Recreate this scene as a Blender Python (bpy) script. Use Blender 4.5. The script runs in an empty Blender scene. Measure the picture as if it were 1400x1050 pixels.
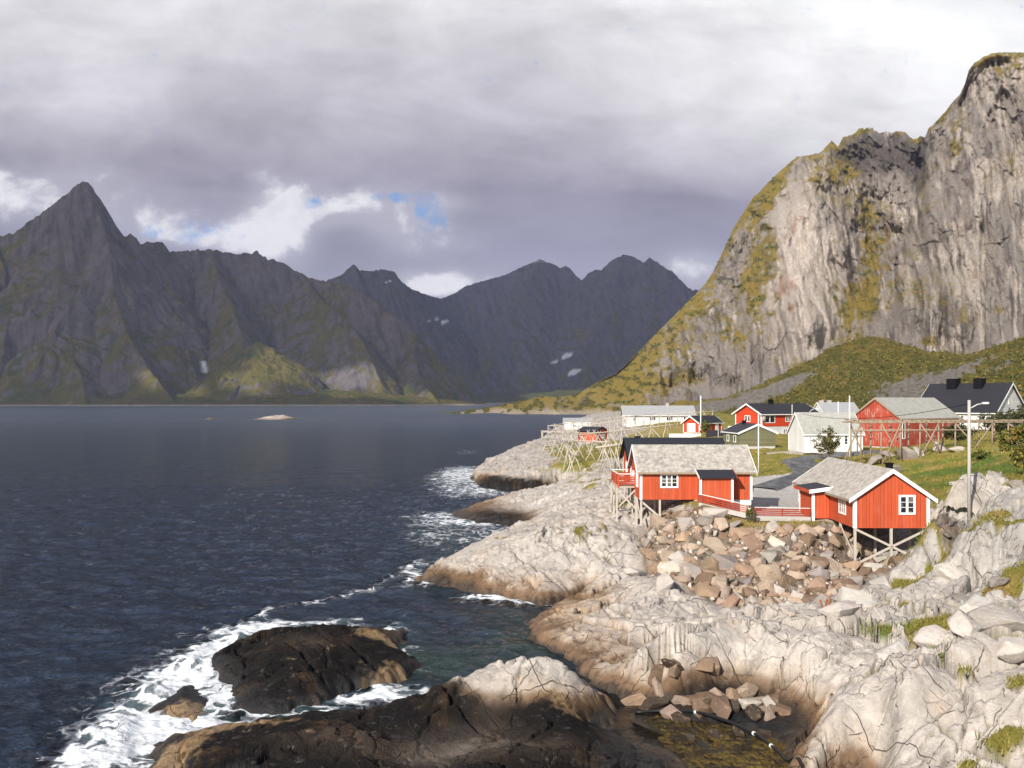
import bpy, bmesh, math, random
import numpy as np
from mathutils import Vector, Matrix, Euler

SC = bpy.context.scene
COL = SC.collection
R = math.radians
random.seed(7)
RNG = np.random.default_rng(11)

# ------------------------------------------------------------------ camera
F, CX, HY, CAMH = 1250.0, 700.0, 548.0, 14.0     # focal length, centre and horizon of the 1400 px wide photograph
cam = bpy.data.cameras.new('camera')
cam.sensor_width = 36.0
cam.lens = 36.0 * F / 1400.0
cam.shift_y = (HY - 525.0) / 1400.0
cam.clip_start = 0.5
cam.clip_end = 30000
cam_o = bpy.data.objects.new('camera', cam)
COL.objects.link(cam_o)
cam_o.location = (0, 0, CAMH)
cam_o.rotation_euler = (R(90), 0, 0)
SC.camera = cam_o

# ------------------------------------------------------------------ sun, exposure, sampling
SUN_AZ, SUN_EL = R(32), R(29)                    # azimuth to the left of straight behind the camera
SUN = Vector((-math.sin(SUN_AZ) * math.cos(SUN_EL), -math.cos(SUN_AZ) * math.cos(SUN_EL), math.sin(SUN_EL)))
sl = bpy.data.lights.new('sun', 'SUN')
sl.energy = 5.0
sl.angle = R(0.5)
sl.color = (1.0, 0.93, 0.83)
sun_o = bpy.data.objects.new('sun', sl)
COL.objects.link(sun_o)
sun_o.rotation_euler = SUN.to_track_quat('Z', 'Y').to_euler()
sun_o.location = (0, 0, 3000)
SC.view_settings.view_transform = 'Standard'
SC.view_settings.look = 'None'
SC.view_settings.gamma = 1.0
SC.view_settings.exposure = 0.36
SC.render.engine = 'CYCLES'
SC.cycles.use_denoising = True
SC.cycles.max_bounces = 5
SC.cycles.diffuse_bounces = 2
SC.cycles.glossy_bounces = 2
SC.cycles.transmission_bounces = 2
SC.cycles.volume_bounces = 0
SC.cycles.transparent_max_bounces = 6
SC.cycles.caustics_reflective = False
SC.cycles.caustics_refractive = False
SC.cycles.sample_clamp_indirect = 4.0
HAZE = 0.000055

# ------------------------------------------------------------------ node helper
class NT:
    def __init__(s, tree):
        s.t = tree
    def new(s, typ, ins=None, **props):
        n = s.t.nodes.new(typ)
        for k, v in props.items():
            setattr(n, k, v)
        for k, v in (ins or {}).items():
            s.put(n.inputs[k], v)
        return n
    def put(s, sock, v):
        if isinstance(v, bpy.types.NodeSocket):
            s.t.links.new(v, sock)
        else:
            if isinstance(v, (tuple, list)) and len(v) == 3 and sock.type == 'RGBA':
                v = (*v, 1.0)
            sock.default_value = v
    def m(s, op, a, b=0.0, c=0.0, clamp=False):
        n = s.new('ShaderNodeMath', operation=op, use_clamp=clamp)
        s.put(n.inputs[0], a)
        s.put(n.inputs[1], b)
        s.put(n.inputs[2], c)
        return n.outputs[0]
    def vm(s, op, a, b=(0, 0, 0)):
        n = s.new('ShaderNodeVectorMath', operation=op)
        s.put(n.inputs[0], a)
        s.put(n.inputs[1], b)
        return n.outputs[0]
    def mix(s, f, a, b, blend='MIX'):
        n = s.new('ShaderNodeMix', data_type='RGBA', blend_type=blend)
        s.put(n.inputs[0], f)
        s.put(n.inputs[6], a)
        s.put(n.inputs[7], b)
        return n.outputs[2]
    def ss(s, x, lo, hi, a=0.0, b=1.0):
        n = s.new('ShaderNodeMapRange', interpolation_type='SMOOTHSTEP')
        s.put(n.inputs[0], x)
        for i, v in enumerate((lo, hi, a, b)):
            s.put(n.inputs[i + 1], v)
        return n.outputs[0]
    def noise(s, vec, scale, detail=4.0, rough=0.55, dist=0.0):
        n = s.new('ShaderNodeTexNoise', {'Scale': scale, 'Detail': detail, 'Roughness': rough, 'Distortion': dist})
        s.put(n.inputs['Vector'], vec)
        return n.outputs[0]
    def vor(s, vec, scale, feature='F1', out=0, rnd=1.0):
        n = s.new('ShaderNodeTexVoronoi', {'Scale': scale, 'Randomness': rnd}, feature=feature)
        s.put(n.inputs['Vector'], vec)
        return n.outputs[out]
    def xyz(s, x, y, z):
        return s.new('ShaderNodeCombineXYZ', {0: x, 1: y, 2: z}).outputs[0]
    def sep(s, v):
        n = s.new('ShaderNodeSeparateXYZ', {0: v})
        return n.outputs
    def ramp(s, f, stops):
        n = s.new('ShaderNodeValToRGB')
        cr = n.color_ramp
        while len(cr.elements) < len(stops):
            cr.elements.new(0.5)
        for e, (p, c) in zip(cr.elements, stops):
            e.position = p
            e.color = (*c, 1.0)
        s.put(n.inputs[0], f)
        return n.outputs[0]

# ------------------------------------------------------------------ world: clear sky behind the camera, broken overcast ahead
W = bpy.data.worlds.new('World')
SC.world = W
W.use_nodes = True
W.node_tree.nodes.clear()
n = NT(W.node_tree)
dirv = n.new('ShaderNodeTexCoord').outputs['Generated']
dx, dy, dz = n.sep(dirv)
yy = n.m('MAXIMUM', dy, 0.08)
u = n.m('DIVIDE', dx, yy)
v = n.m('DIVIDE', dz, yy)
sky = n.new('ShaderNodeTexSky', sky_type='NISHITA', sun_disc=False)
sky.sun_elevation = SUN_EL
sky.sun_rotation = math.atan2(SUN.x, SUN.y)
sky.altitude = 10
sky.air_density = 1.0
sky.dust_density = 0.6
sky.ozone_density = 1.5
blue = n.mix(1.0, sky.outputs[0], (0.11, 0.11, 0.11), 'MULTIPLY')
big = n.noise(n.xyz(u, n.m('MULTIPLY', v, 2.3), 3.1), 2.6, 6.0, 0.56, 0.25)
mid = n.noise(n.xyz(u, n.m('MULTIPLY', v, 1.8), 9.7), 7.5, 7.0, 0.58, 0.35)
vv = n.m('ADD', v, n.m('MULTIPLY', n.m('SUBTRACT', big, 0.5), 0.16))
vv = n.m('ADD', vv, n.m('MULTIPLY', n.m('SUBTRACT', mid, 0.5), 0.05))
vv = n.m('ADD', vv, n.m('MULTIPLY', n.ss(u, -0.05, 0.6), n.m('MULTIPLY', n.ss(v, .16, .34), 0.26)))
base = n.ramp(n.m('DIVIDE', vv, 0.8), [
    (0.00, (0.52, 0.51, 0.59)), (0.13, (0.40, 0.39, 0.475)), (0.20, (0.295, 0.285, 0.37)), (0.29, (0.285, 0.265, 0.335)),
    (0.36, (0.42, 0.398, 0.455)), (0.44, (0.57, 0.555, 0.595)), (0.53, (0.67, 0.66, 0.685)), (0.64, (0.80, 0.795, 0.805)),
    (0.78, (0.90, 0.90, 0.90)), (1.0, (0.52, 0.52, 0.54))])
wisp = n.noise(n.xyz(n.m('ADD', u, n.m('MULTIPLY', v, .35)), n.m('MULTIPLY', v, 3.2), 5.5), 5.0, 8.0, 0.62, 0.5)
tone = n.m('ADD', 0.40, n.m('ADD', n.m('MULTIPLY', mid, 0.66), n.m('MULTIPLY', wisp, 0.54)))
cloudc = n.mix(1.0, base, n.xyz(tone, tone, tone), 'MULTIPLY')
def blob(px, py, rx, ry):                     # a soft patch of sky round one direction
    a = n.m('DIVIDE', n.m('SUBTRACT', u, (px - CX) / F), rx / F)
    b = n.m('DIVIDE', n.m('SUBTRACT', v, (HY - py) / F), ry / F)
    d = n.m('ADD', n.m('MULTIPLY', a, a), n.m('MULTIPLY', b, b))
    return n.m('POWER', 2.718, n.m('MULTIPLY', d, -1.0))
def addup(lst):
    o = lst[0]
    for q in lst[1:]:
        o = n.m('ADD', o, q)
    return o
fine = n.noise(n.xyz(u, n.m('MULTIPLY', v, 1.2), 1.3), 17.0, 8.0, 0.6, 0.25)
white = addup([n.m('MULTIPLY', blob(*a), k) for a, k in (
    ((380, 308, 56, 66), 1.05), ((455, 288, 66, 26), 0.80), ((545, 302, 50, 48), 0.85), ((620, 330, 60, 30), .35), ((590, 390, 80, 20), 0.95), ((315, 330, 60, 20), 0.55),
    ((30, 262, 170, 46), 0.72), ((950, 370, 50, 30), 0.9), ((620, 275, 40, 20), 0.5), ((200, 300, 110, 34), 0.40), ((230, 325, 60, 14), .4))])
shade = n.m('ADD', n.m('MULTIPLY', blob(495, 325, 60, 42), 0.85), n.m('MULTIPLY', blob(300, 275, 60, 18), 0.4))
wm = n.ss(n.m('SUBTRACT', n.m('ADD', white, n.m('ADD', n.m('MULTIPLY', n.m('SUBTRACT', fine, 0.5), 1.7), n.m('MULTIPLY', n.m('SUBTRACT', mid, 0.5), 0.9))), shade), 0.10, 0.92)
halo = n.m('MULTIPLY', n.ss(white, .05, .9), .38)
cloudc = n.mix(halo, cloudc, (0.66, 0.65, 0.70))
wm = n.m('MULTIPLY', wm, n.ss(white, .10, .28))
wcol = n.mix(n.ss(n.m('ADD', n.m('MULTIPLY', fine, .6), n.m('MULTIPLY', wm, .4)), 0.42, 0.78), (0.44, 0.43, 0.51), (0.86, 0.85, 0.87))
cloudc = n.mix(n.m('MULTIPLY', wm, 0.95), cloudc, wcol)
bl = addup([n.m('MULTIPLY', blob(*a), k) for a, k in (
    ((428, 278, 17, 13), .95), ((585, 292, 26, 28), 0.85), ((548, 270, 34, 9), 0.75), ((270, 316, 42, 20), 0.62), ((205, 320, 18, 12), 0.6))])
bm_ = n.ss(n.m('ADD', bl, n.m('ADD', n.m('MULTIPLY', n.m('SUBTRACT', fine, 0.5), 1.6), n.m('MULTIPLY', n.m('SUBTRACT', n.noise(n.xyz(u, v, 7.7), 60.0, 5.0, .6), 0.5), 1.8))), 0.30, 1.0)
cloudc = n.mix(n.m('MULTIPLY', bm_, 0.9), cloudc, (0.17, 0.34, 0.66))
front = n.ss(n.m('ADD', dy, n.m('MULTIPLY', n.m('SUBTRACT', big, 0.5), 0.5)), 0.10, 0.55)
out = n.mix(front, blue, cloudc)
bg = n.new('ShaderNodeBackground', {'Strength': 1.0})
n.put(bg.inputs[0], out)
wo = n.new('ShaderNodeOutputWorld')
n.t.links.new(bg.outputs[0], wo.inputs[0])

# ------------------------------------------------------------------ numpy noise
def _h(ix, iy, iz, seed):
    x = (ix.astype(np.int64) * 374761393 + iy.astype(np.int64) * 668265263 + iz * 2147483647 + seed * 144269504) & 0xFFFFFFFF
    x = ((x ^ (x >> 13)) * 1274126177) & 0xFFFFFFFF
    x = ((x ^ (x >> 16)) * 2246822519) & 0xFFFFFFFF
    return (x ^ (x >> 15)) & 0xFFFFFFFF
def hf(ix, iy, seed):
    return _h(ix, iy, 0, seed).astype(np.float64) / 4294967295.0
def perlin(x, y, seed=0):
    xi, yi = np.floor(x), np.floor(y)
    fx, fy = x - xi, y - yi
    xi, yi = xi.astype(np.int64), yi.astype(np.int64)
    u, v = fx * fx * fx * (fx * (fx * 6 - 15) + 10), fy * fy * fy * (fy * (fy * 6 - 15) + 10)
    def g(a, b):
        t = hf(xi + a, yi + b, seed) * 6.2831853
        return np.cos(t) * (fx - a) + np.sin(t) * (fy - b)
    a = g(0, 0) + u * (g(1, 0) - g(0, 0))
    b = g(0, 1) + u * (g(1, 1) - g(0, 1))
    return (a + v * (b - a)) * 1.5
def fbm(x, y, oct=4, seed=0, gain=0.5, lac=2.03):
    s, a, t = 0.0, 1.0, 0.0
    for i in range(oct):
        s = s + a * perlin(x, y, seed + i * 17)
        t += a
        a *= gain
        x, y = x * lac + 13.7, y * lac + 5.1
    return s / t
def ridged(x, y, oct=4, seed=0, gain=0.5):
    s, a, t = 0.0, 1.0, 0.0
    for i in range(oct):
        s = s + a * (1 - np.abs(perlin(x, y, seed + i * 17)) * 1.7)
        t += a
        a *= gain
        x, y = x * 2.07 + 3.7, y * 2.07 + 9.1
    return s / t
def worley(x, y, seed=0):
    xi, yi = np.floor(x).astype(np.int64), np.floor(y).astype(np.int64)
    f1 = np.full(x.shape, 9.0)
    f2 = np.full(x.shape, 9.0)
    cx, cy = np.zeros(x.shape), np.zeros(x.shape)
    ca = np.zeros(x.shape)
    for a in (-1, 0, 1):
        for b in (-1, 0, 1):
            gx, gy = xi + a, yi + b
            px = gx + 0.08 + 0.84 * hf(gx, gy, seed)
            py = gy + 0.08 + 0.84 * hf(gx, gy, seed + 1)
            d = np.sqrt((x - px) ** 2 + (y - py) ** 2)
            c = d < f1
            f2 = np.where(c, f1, np.minimum(f2, d))
            f1 = np.where(c, d, f1)
            cx, cy = np.where(c, px, cx), np.where(c, py, cy)
            ca = np.where(c, hf(gx, gy, seed + 2), ca)
    return f1, f2, x - cx, y - cy, ca
def sstep(x, lo, hi):
    t = np.clip((x - lo) / (hi - lo), 0, 1)
    return t * t * (3 - 2 * t)
def lerp(a, b, t):
    return a + (b - a) * t
def mixc(a, b, t):
    return a + (np.asarray(b) - a) * t[..., None]

def wx(px, py, z):                             # the world point at height z seen at a pixel of the photograph
    Y = (CAMH - z) * F / (py - HY)
    return ((px - CX) / F * Y, Y)
def wy(px, py, Y):
    return ((px - CX) / F * Y, Y, CAMH + (HY - py) / F * Y)

def rbf(pts, vals, c=0.02):
    pts, vals = np.array(pts, float), np.array(vals, float)
    k = len(pts)
    d = np.sqrt(((pts[:, None] - pts[None]) ** 2).sum(-1) + c * c)
    A = np.zeros((k + 3, k + 3))
    A[:k, :k] = d
    A[:k, k] = 1
    A[:k, k + 1:] = pts
    A[k, :k] = 1
    A[k + 1:, :k] = pts.T
    w = np.linalg.lstsq(A, np.concatenate([vals, [0, 0, 0]]), rcond=None)[0]
    def f(a, b):
        s = w[k] + w[k + 1] * a + w[k + 2] * b
        for i in range(k):
            s = s + w[i] * np.sqrt((a - pts[i, 0]) ** 2 + (b - pts[i, 1]) ** 2 + c * c)
        return s
    return f

def seg_dist(X, Y, poly, closed=True):
    d2 = np.full(X.shape, 1e12)
    ins = np.zeros(X.shape, bool)
    P = list(poly)
    for (ax, ay), (bx, by) in zip(P, P[1:] + P[:1] if closed else P[1:]):
        ex, ey = bx - ax, by - ay
        t = np.clip(((X - ax) * ex + (Y - ay) * ey) / (ex * ex + ey * ey + 1e-9), 0, 1)
        d2 = np.minimum(d2, (X - ax - t * ex) ** 2 + (Y - ay - t * ey) ** 2)
        if closed:
            c = (ay > Y) != (by > Y)
            with np.errstate(divide='ignore', invalid='ignore'):
                ins ^= c & (X < ex * (Y - ay) / (ey if ey else 1e-9) + ax)
    return np.sqrt(d2), ins

# ------------------------------------------------------------------ scene helpers
def setp(o, label=None, cat=None, group=None, kind=None):
    if label: o['label'] = label
    if cat: o['category'] = cat
    if group: o['group'] = group
    if kind: o['kind'] = kind
    return o
def link(name, me, mat=None, parent=None):
    o = bpy.data.objects.new(name, me)
    COL.objects.link(o)
    if mat is not None and me is not None and not me.materials:
        me.materials.append(mat)
    if parent is not None:
        o.parent = parent
    return o
def empty(name, loc, rz, label, cat, group=None):
    o = bpy.data.objects.new(name, None)
    COL.objects.link(o)
    o.location = loc
    o.rotation_euler = (0, 0, rz)
    o.empty_display_size = 0.3
    return setp(o, label, cat, group)
def raw_mesh(name, V, Fc, attrs=None, smooth=True):
    """V (n,3), Fc (m,4) or (m,3) index arrays, attrs name -> (n,) or (n,3)"""
    V = np.ascontiguousarray(V, np.float32)
    Fc = np.ascontiguousarray(Fc, np.int32)
    me = bpy.data.meshes.new(name)
    k = Fc.shape[1]
    me.vertices.add(len(V))
    me.vertices.foreach_set('co', V.ravel())
    me.loops.add(Fc.size)
    me.loops.foreach_set('vertex_index', Fc.ravel())
    me.polygons.add(len(Fc))
    me.polygons.foreach_set('loop_start', np.arange(len(Fc), dtype=np.int32) * k)
    me.polygons.foreach_set('loop_total', np.full(len(Fc), k, np.int32))
    me.update(calc_edges=True)
    if smooth:
        me.polygons.foreach_set('use_smooth', np.ones(len(Fc), bool))
    for nm, a in (attrs or {}).items():
        if a.ndim == 1:
            at = me.attributes.new(nm, 'FLOAT', 'POINT')
            at.data.foreach_set('value', np.ascontiguousarray(a, np.float32))
        else:
            at = me.attributes.new(nm, 'FLOAT_COLOR', 'POINT')
            c = np.ones((len(a), 4), np.float32)
            c[:, :3] = np.clip(a, 0, 1)
            at.data.foreach_set('color', c.ravel())
    return me
def grid_mesh(name, X, Y, Z, attrs=None, keep=None):
    nr, nc = X.shape
    idx = np.arange(nr * nc).reshape(nr, nc)
    q = np.stack([idx[:-1, :-1], idx[:-1, 1:], idx[1:, 1:], idx[1:, :-1]], -1).reshape(-1, 4)
    V = np.stack([X, Y, Z], -1).reshape(-1, 3)
    if keep is not None:
        q = q[keep.reshape(-1)[q].any(1)]
        used = np.unique(q)
        mp = np.zeros(len(V), np.int64)
        mp[used] = np.arange(len(used))
        V, q = V[used], mp[q]
        attrs = {k: (a.reshape(nr * nc, -1)[used].squeeze() if a.ndim == 2 else a.reshape(nr * nc, 3)[used]) for k, a in (attrs or {}).items()}
    else:
        attrs = {k: (a.reshape(-1) if a.ndim == 2 else a.reshape(-1, 3)) for k, a in (attrs or {}).items()}
    return raw_mesh(name, V, q, attrs)

def mat_new(name):
    m = bpy.data.materials.new(name)
    m.use_nodes = True
    m.node_tree.nodes.clear()
    n = NT(m.node_tree)
    b = n.new('ShaderNodeBsdfPrincipled')
    o = n.new('ShaderNodeOutputMaterial')
    n.t.links.new(b.outputs[0], o.inputs[0])
    return m, n, b
def bump(n, b, h, strength=0.5, dist=0.1):
    bp = n.new('ShaderNodeBump', {'Strength': strength, 'Distance': dist})
    n.put(bp.inputs['Height'], h)
    n.t.links.new(bp.outputs[0], b.inputs['Normal'])
    return bp
# ------------------------------------------------------------------ the shore: coastlines (at water level) and heights
def coast(pts):
    return [wx(a, b, 0.0) for a, b in pts]
MAIN = coast([(870, 566), (800, 577), (768, 588), (745, 599), (722, 612), (700, 622), (668, 636), (650, 646), (646, 655), (660, 667), (690, 672),
              (725, 674), (765, 671), (775, 676), (742, 684), (690, 686), (640, 697), (614, 704), (640, 713), (690, 721), (735, 724), (715, 735), (690, 744),
              (650, 766), (600, 782), (568, 795), (600, 802), (640, 809), (690, 820), (735, 828), (770, 824), (800, 812), (790, 822), (755, 836), (722, 853),
              (728, 872), (755, 892), (782, 908), (812, 930), (850, 952), (885, 968), (935, 984), (985, 992), (1030, 1004), (1064, 1018), (1076, 1060), (1085, 1120),
              (1120, 1250), (1300, 1400)]) + [(70, 10), (420, 150), (1200, 1600), (150, 1600)]
FORE = coast([(196, 1075), (214, 1016), (285, 1000), (400, 991), (520, 985), (585, 970), (640, 958), (700, 950), (760, 950), (805, 958), (838, 972), (842, 990),
              (815, 1001), (870, 1010), (915, 1030), (960, 1062), (1000, 1120), (500, 1150)])
ISLET_B = coast([(204, 972), (228, 950), (250, 938), (276, 942), (292, 958), (286, 978), (256, 988), (225, 984)])
ISLET = coast([(322, 940), (288, 926), (284, 908), (305, 893), (370, 880), (440, 874), (515, 869), (552, 867), (540, 893), (560, 902), (572, 912),
               (545, 937), (480, 946), (432, 966), (372, 978), (318, 974), (312, 958)])
STONE = coast([(405, 990), (425, 984), (448, 988), (435, 996)])
HP = [(px, py, z) for px, py, z in [
    # first headland and the rack field
    (750, 600, 2.5), (760, 610, 3.4), (800, 620, 4.0), (720, 640, 2.8), (690, 640, 1.9), (720, 655, 2.2), (760, 660, 2.6), (800, 650, 4.0), (780, 640, 4.0),
    (850, 640, 4.8), (840, 620, 5.0), (820, 605, 4.0), (850, 600, 5.4), (780, 595, 2.6), (830, 590, 3.8), (880, 590, 6.6), (900, 580, 7.0), (860, 583, 5.6),
    (805, 662, 3.6), (830, 668, 4.2),
    # second, brown and pale
    (680, 700, 0.8), (640, 704, 0.5), (720, 705, 1.0), (742, 700, 2.0), (770, 684, 3.2), (720, 694, 1.2),
    # third headland
    (674, 750, 2.5), (743, 714, 3.2), (777, 690, 3.7), (797, 674, 4.0), (720, 768, 2.0), (800, 740, 3.4), (845, 722, 4.0), (866, 700, 4.7), (838, 692, 4.6),
    (810, 788, 1.5), (860, 795, 0.9), (880, 762, 2.3), (620, 785, 1.0), (650, 790, 1.3), (835, 765, 2.7), (870, 735, 3.1),
    # boulder slope
    (878, 735, 3.1), (905, 706, 4.8), (935, 690, 5.8), (930, 725, 4.2), (960, 692, 5.9), (1000, 706, 5.1), (1021, 711, 4.8), (1060, 713, 4.6), (1105, 713, 4.6),
    (960, 740, 3.9), (1000, 760, 3.2), (1060, 745, 3.8), (1100, 785, 2.5), (1000, 815, 1.6), (1060, 828, 1.6), (1130, 828, 1.7), (1150, 800, 2.0), (920, 780, 2.1),
    (950, 800, 1.7), (1155, 752, 2.9), (1170, 787, 1.45), (1160, 772, 1.9), (1188, 788, 1.6), (1222, 776, 2.1), (1252, 776, 2.2), (1200, 762, 2.2), (1240, 758, 2.5), (1266, 769, 2.4), (1210, 740, 3.2), (1110, 740, 3.9),
    # pale foreground rock
    (900, 792, 2.4), (850, 806, 1.8), (800, 826, 1.0), (850, 870, 1.2), (930, 872, 2.0), (1000, 888, 2.0), (930, 922, 1.4), (930, 952, 0.5), (850, 920, 0.8),
    (1050, 880, 2.3), (1100, 900, 2.3), (1050, 932, 1.0), (1060, 965, 0.25), (780, 860, 0.9), (990, 840, 1.7), (1080, 850, 1.9), (1000, 945, 0.5), (760, 845, 0.7),
    (1140, 946, 3.0), (1085, 985, 2.0), (1080, 1042, 0.4), (1140, 1042, 0.8), (1210, 1030, 1.2), (1228, 960, 3.0), (1300, 950, 3.4), (1300, 1040, 2.0), (1390, 1040, 2.4),
    (1390, 940, 3.9), (1300, 880, 3.6), (1390, 870, 4.4), (1200, 870, 3.0), (1200, 830, 2.8), (1180, 805, 2.2), (1250, 800, 2.9), (1350, 835, 4.1), (1320, 812, 3.5),
    (1480, 940, 4.6), (1480, 1040, 3.4), (1600, 900, 5.5),
    # outcrop on the right, road edge, hillside
    (1310, 822, 3.3), (1390, 820, 3.9), (1337, 722, 6.6), (1390, 702, 7.4), (1345, 691, 7.3), (1308, 760, 3.8), (1306, 722, 5.3), (1280, 782, 2.9), (1292, 705, 6.3), (1286, 748, 3.0), (1282, 762, 2.6), (1480, 690, 8.5), (1480, 800, 5.0),
    (1300, 682, 6.9), (1400, 680, 7.4), (1350, 650, 7.5), (1350, 620, 8.5), (1350, 602, 9.2), (1250, 640, 6.8), (1230, 625, 7.1), (1200, 612, 7.3), (1390, 592, 9.8), (1260, 618, 7.9),
    (1480, 640, 9.5), (1480, 590, 11.0),
    # yard, lane and village
    (1060, 680, 5.2), (1040, 668, 5.4), (1085, 672, 5.2), (1080, 642, 6.1), (1050, 620, 6.6), (1000, 612, 6.8), (950, 600, 6.8), (1100, 622, 6.9), (920, 640, 6.0), (1000, 640, 6.0),
    (980, 595, 6.9), (1130, 655, 5.8), (1160, 630, 6.8), (930, 700, 5.3),
    # low dark rocks in front
    (735, 912, 2.15), (640, 939, 1.6), (690, 925, 1.95), (790, 940, 1.6), (832, 968, 0.8), (740, 985, 0.9), (700, 1005, 0.3), (700, 1026, 0.9), (850, 1021, 0.7), (500, 1010, 1.1),
    (350, 1020, .75), (250, 1030, 0.6), (300, 1050, .7), (450, 1046, 1.0), (600, 1052, 0.8), (750, 1050, 1.0), (585, 985, 0.9), (560, 1035, 0.4),
    (400, 864, 1.55), (340, 876, 1.1), (330, 902, 1.0), (450, 885, 1.35), (380, 900, 1.25), (500, 905, 1.0), (520, 876, 0.7), (420, 932, 0.9), (350, 942, 0.6), (250, 960, 0.6), (300, 966, 0.4)]]
_hp = [(*wx(a, b, z), z) for a, b, z in HP]
_hp += [(x, y, z) for x, y, z in ((150, 250, 8), (250, 250, 12), (100, 400, 7.5), (200, 400, 9), (60, 500, 6), (150, 700, 7), (300, 600, 12), (90, 200, 7.6), (60, 300, 7.4),
                                  (110, 130, 10.2), (130, 180, 12), (20, 450, 4), (60, 20, 6))]
_hfun = rbf([(x / y, math.log(y)) for x, y, z in _hp], [z for x, y, z in _hp], 0.015)
def blobsum(X, Y, lst):
    s = np.zeros(X.shape)
    for px, py, z, rx, ry, w in lst:
        bx, by = wx(px, py, z)
        sx, sy = rx * by / F, ry * by * by / (F * (CAMH - z))
        s += w * np.exp(-(((X - bx) / sx) ** 2 + ((Y - by) / sy) ** 2))
    return s
GRASS_B = [(850, 692, 4.5, 18, 9, 1.0), (800, 627, 4.1, 56, 14, 1.0), (760, 611, 3.2, 34, 10, .9), (840, 610, 5, 40, 12, 1.0), (1330, 622, 8.5, 80, 26, 1.4), (1380, 650, 8, 50, 30, 1.0), (1200, 625, 7.2, 30, 10, .5), (960, 640, 6, 90, 20, 1.0), (1040, 640, 6.1, 60, 18, 1.2), (990, 695, 5.6, 40, 6, .8),
           (1070, 720, 4.5, 60, 7, 1.2), (985, 704, 5.3, 50, 7, 1.0), (1150, 728, 4, 20, 5, .6), (1340, 650, 7.6, 80, 45, 1.3), (1240, 640, 7, 40, 16, .6), (1300, 848, 3.6, 60, 7, .8), (1330, 872, 4, 50, 8, 1.0), (1372, 866, 4.2, 40, 7, 1.0), (1262, 862, 3.2, 26, 5, .9), (1270, 912, 3.2, 26, 7, .9), (1290, 928, 3.2, 20, 5, .8), (1330, 895, 4, 24, 7, .9), (1398, 890, 4.4, 24, 6, .9), (1320, 850, 3.8, 100, 60, .50), (1350, 930, 4, 60, 30, .25), (1185, 785, 2.2, 14, 6, .9), (1150, 850, 2.3, 14, 6, .7), (1215, 865, 3, 18, 4, .7), (1380, 812, 3.9, 40, 8, .9),
           (1238, 792, 2.9, 20, 9, 1.2), (1284, 790, 2.9, 20, 8, 1.2), (1250, 775, 2.6, 24, 6, 1.0), (1375, 708, 7.2, 40, 8, .5), (1370, 1030, 2.3, 30, 7, 1.0), (1320, 1040, 2.2, 20, 5, .8),
           (1275, 730, 4.0, 10, 26, .7), (830, 740, 3.3, 10, 26, .35), (900, 745, 2.7, 12, 8, .4), (1120, 858, 1.9, 14, 9, .75), (960, 815, 1.6, 24, 5, .5), (750, 752, 2.4, 50, 4, .6), (690, 735, 2.8, 24, 4, .6), (790, 735, 3.3, 10, 18, .5), (730, 778, 1.9, 16, 4, .5), (760, 640, 3.4, 30, 5, .6), (800, 655, 4.0, 30, 6, .6),
           (1160, 770, 2.4, 20, 6, .3), (1296, 775, 3.2, 8, 22, .4), (1340, 760, 5.0, 6, 40, .35)]
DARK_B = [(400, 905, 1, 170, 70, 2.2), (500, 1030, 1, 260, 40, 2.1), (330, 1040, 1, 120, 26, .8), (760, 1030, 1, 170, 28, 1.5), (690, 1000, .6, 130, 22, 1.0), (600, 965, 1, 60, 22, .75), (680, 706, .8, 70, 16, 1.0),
          (700, 668, .6, 70, 9, 1.0), (760, 672, .6, 40, 5, .8), (660, 660, .6, 30, 8, .7), (860, 820, .5, 40, 8, .5), (640, 800, .4, 70, 8, .5), (600, 785, .8, 20, 10, .5), (1010, 985, .2, 80, 34, 1.7), (820, 980, .5, 46, 20, .6), (720, 1012, .5, 150, 26, 1.3), (790, 820, .6, 50, 8, .5), (1130, 1045, .3, 70, 14, .55), (980, 960, .4, 70, 16, .45), (900, 760, 2.2, 20, 30, .3)]  # black wet rock; on the lower front ledges also shade put into the colour
TAN_B = [(520, 874, .5, 45, 9, 1.2), (540, 925, .4, 45, 16, 1.0), (270, 972, .4, 60, 18, 1.25), (400, 975, .3, 60, 9, .8), (240, 1035, .5, 50, 30, 1.2), (330, 1000, .4, 110, 9, 1.0), (770, 975, .8, 70, 14, .8)]
YARD = [wx(*p) for p in ((1012, 708, 4.9), (1104, 708, 4.8), (1094, 660, 5.3), (1104, 656, 5.6), (1086, 650, 5.8), (1036, 654, 5.7), (1024, 668, 5.4), (1000, 700, 5.3))]
RUBBLE = [wx(*p) for p in ((872, 724, 3.7), (904, 702, 5.0), (950, 701, 5.4), (1015, 726, 4.4), (1100, 726, 4.3), (1165, 728, 4.0), (1262, 752, 3.0), (1240, 768, 2.6), (1178, 800, 1.8),
                           (1130, 842, 1.7), (1060, 842, 1.6), (985, 822, 1.6), (930, 800, 1.8), (885, 768, 2.2))]
STACK = [wx(*p) for p in ((1270, 702, 6.0), (1312, 692, 6.7), (1324, 716, 6.0), (1308, 766, 3.7), (1276, 772, 3.0))]

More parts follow.
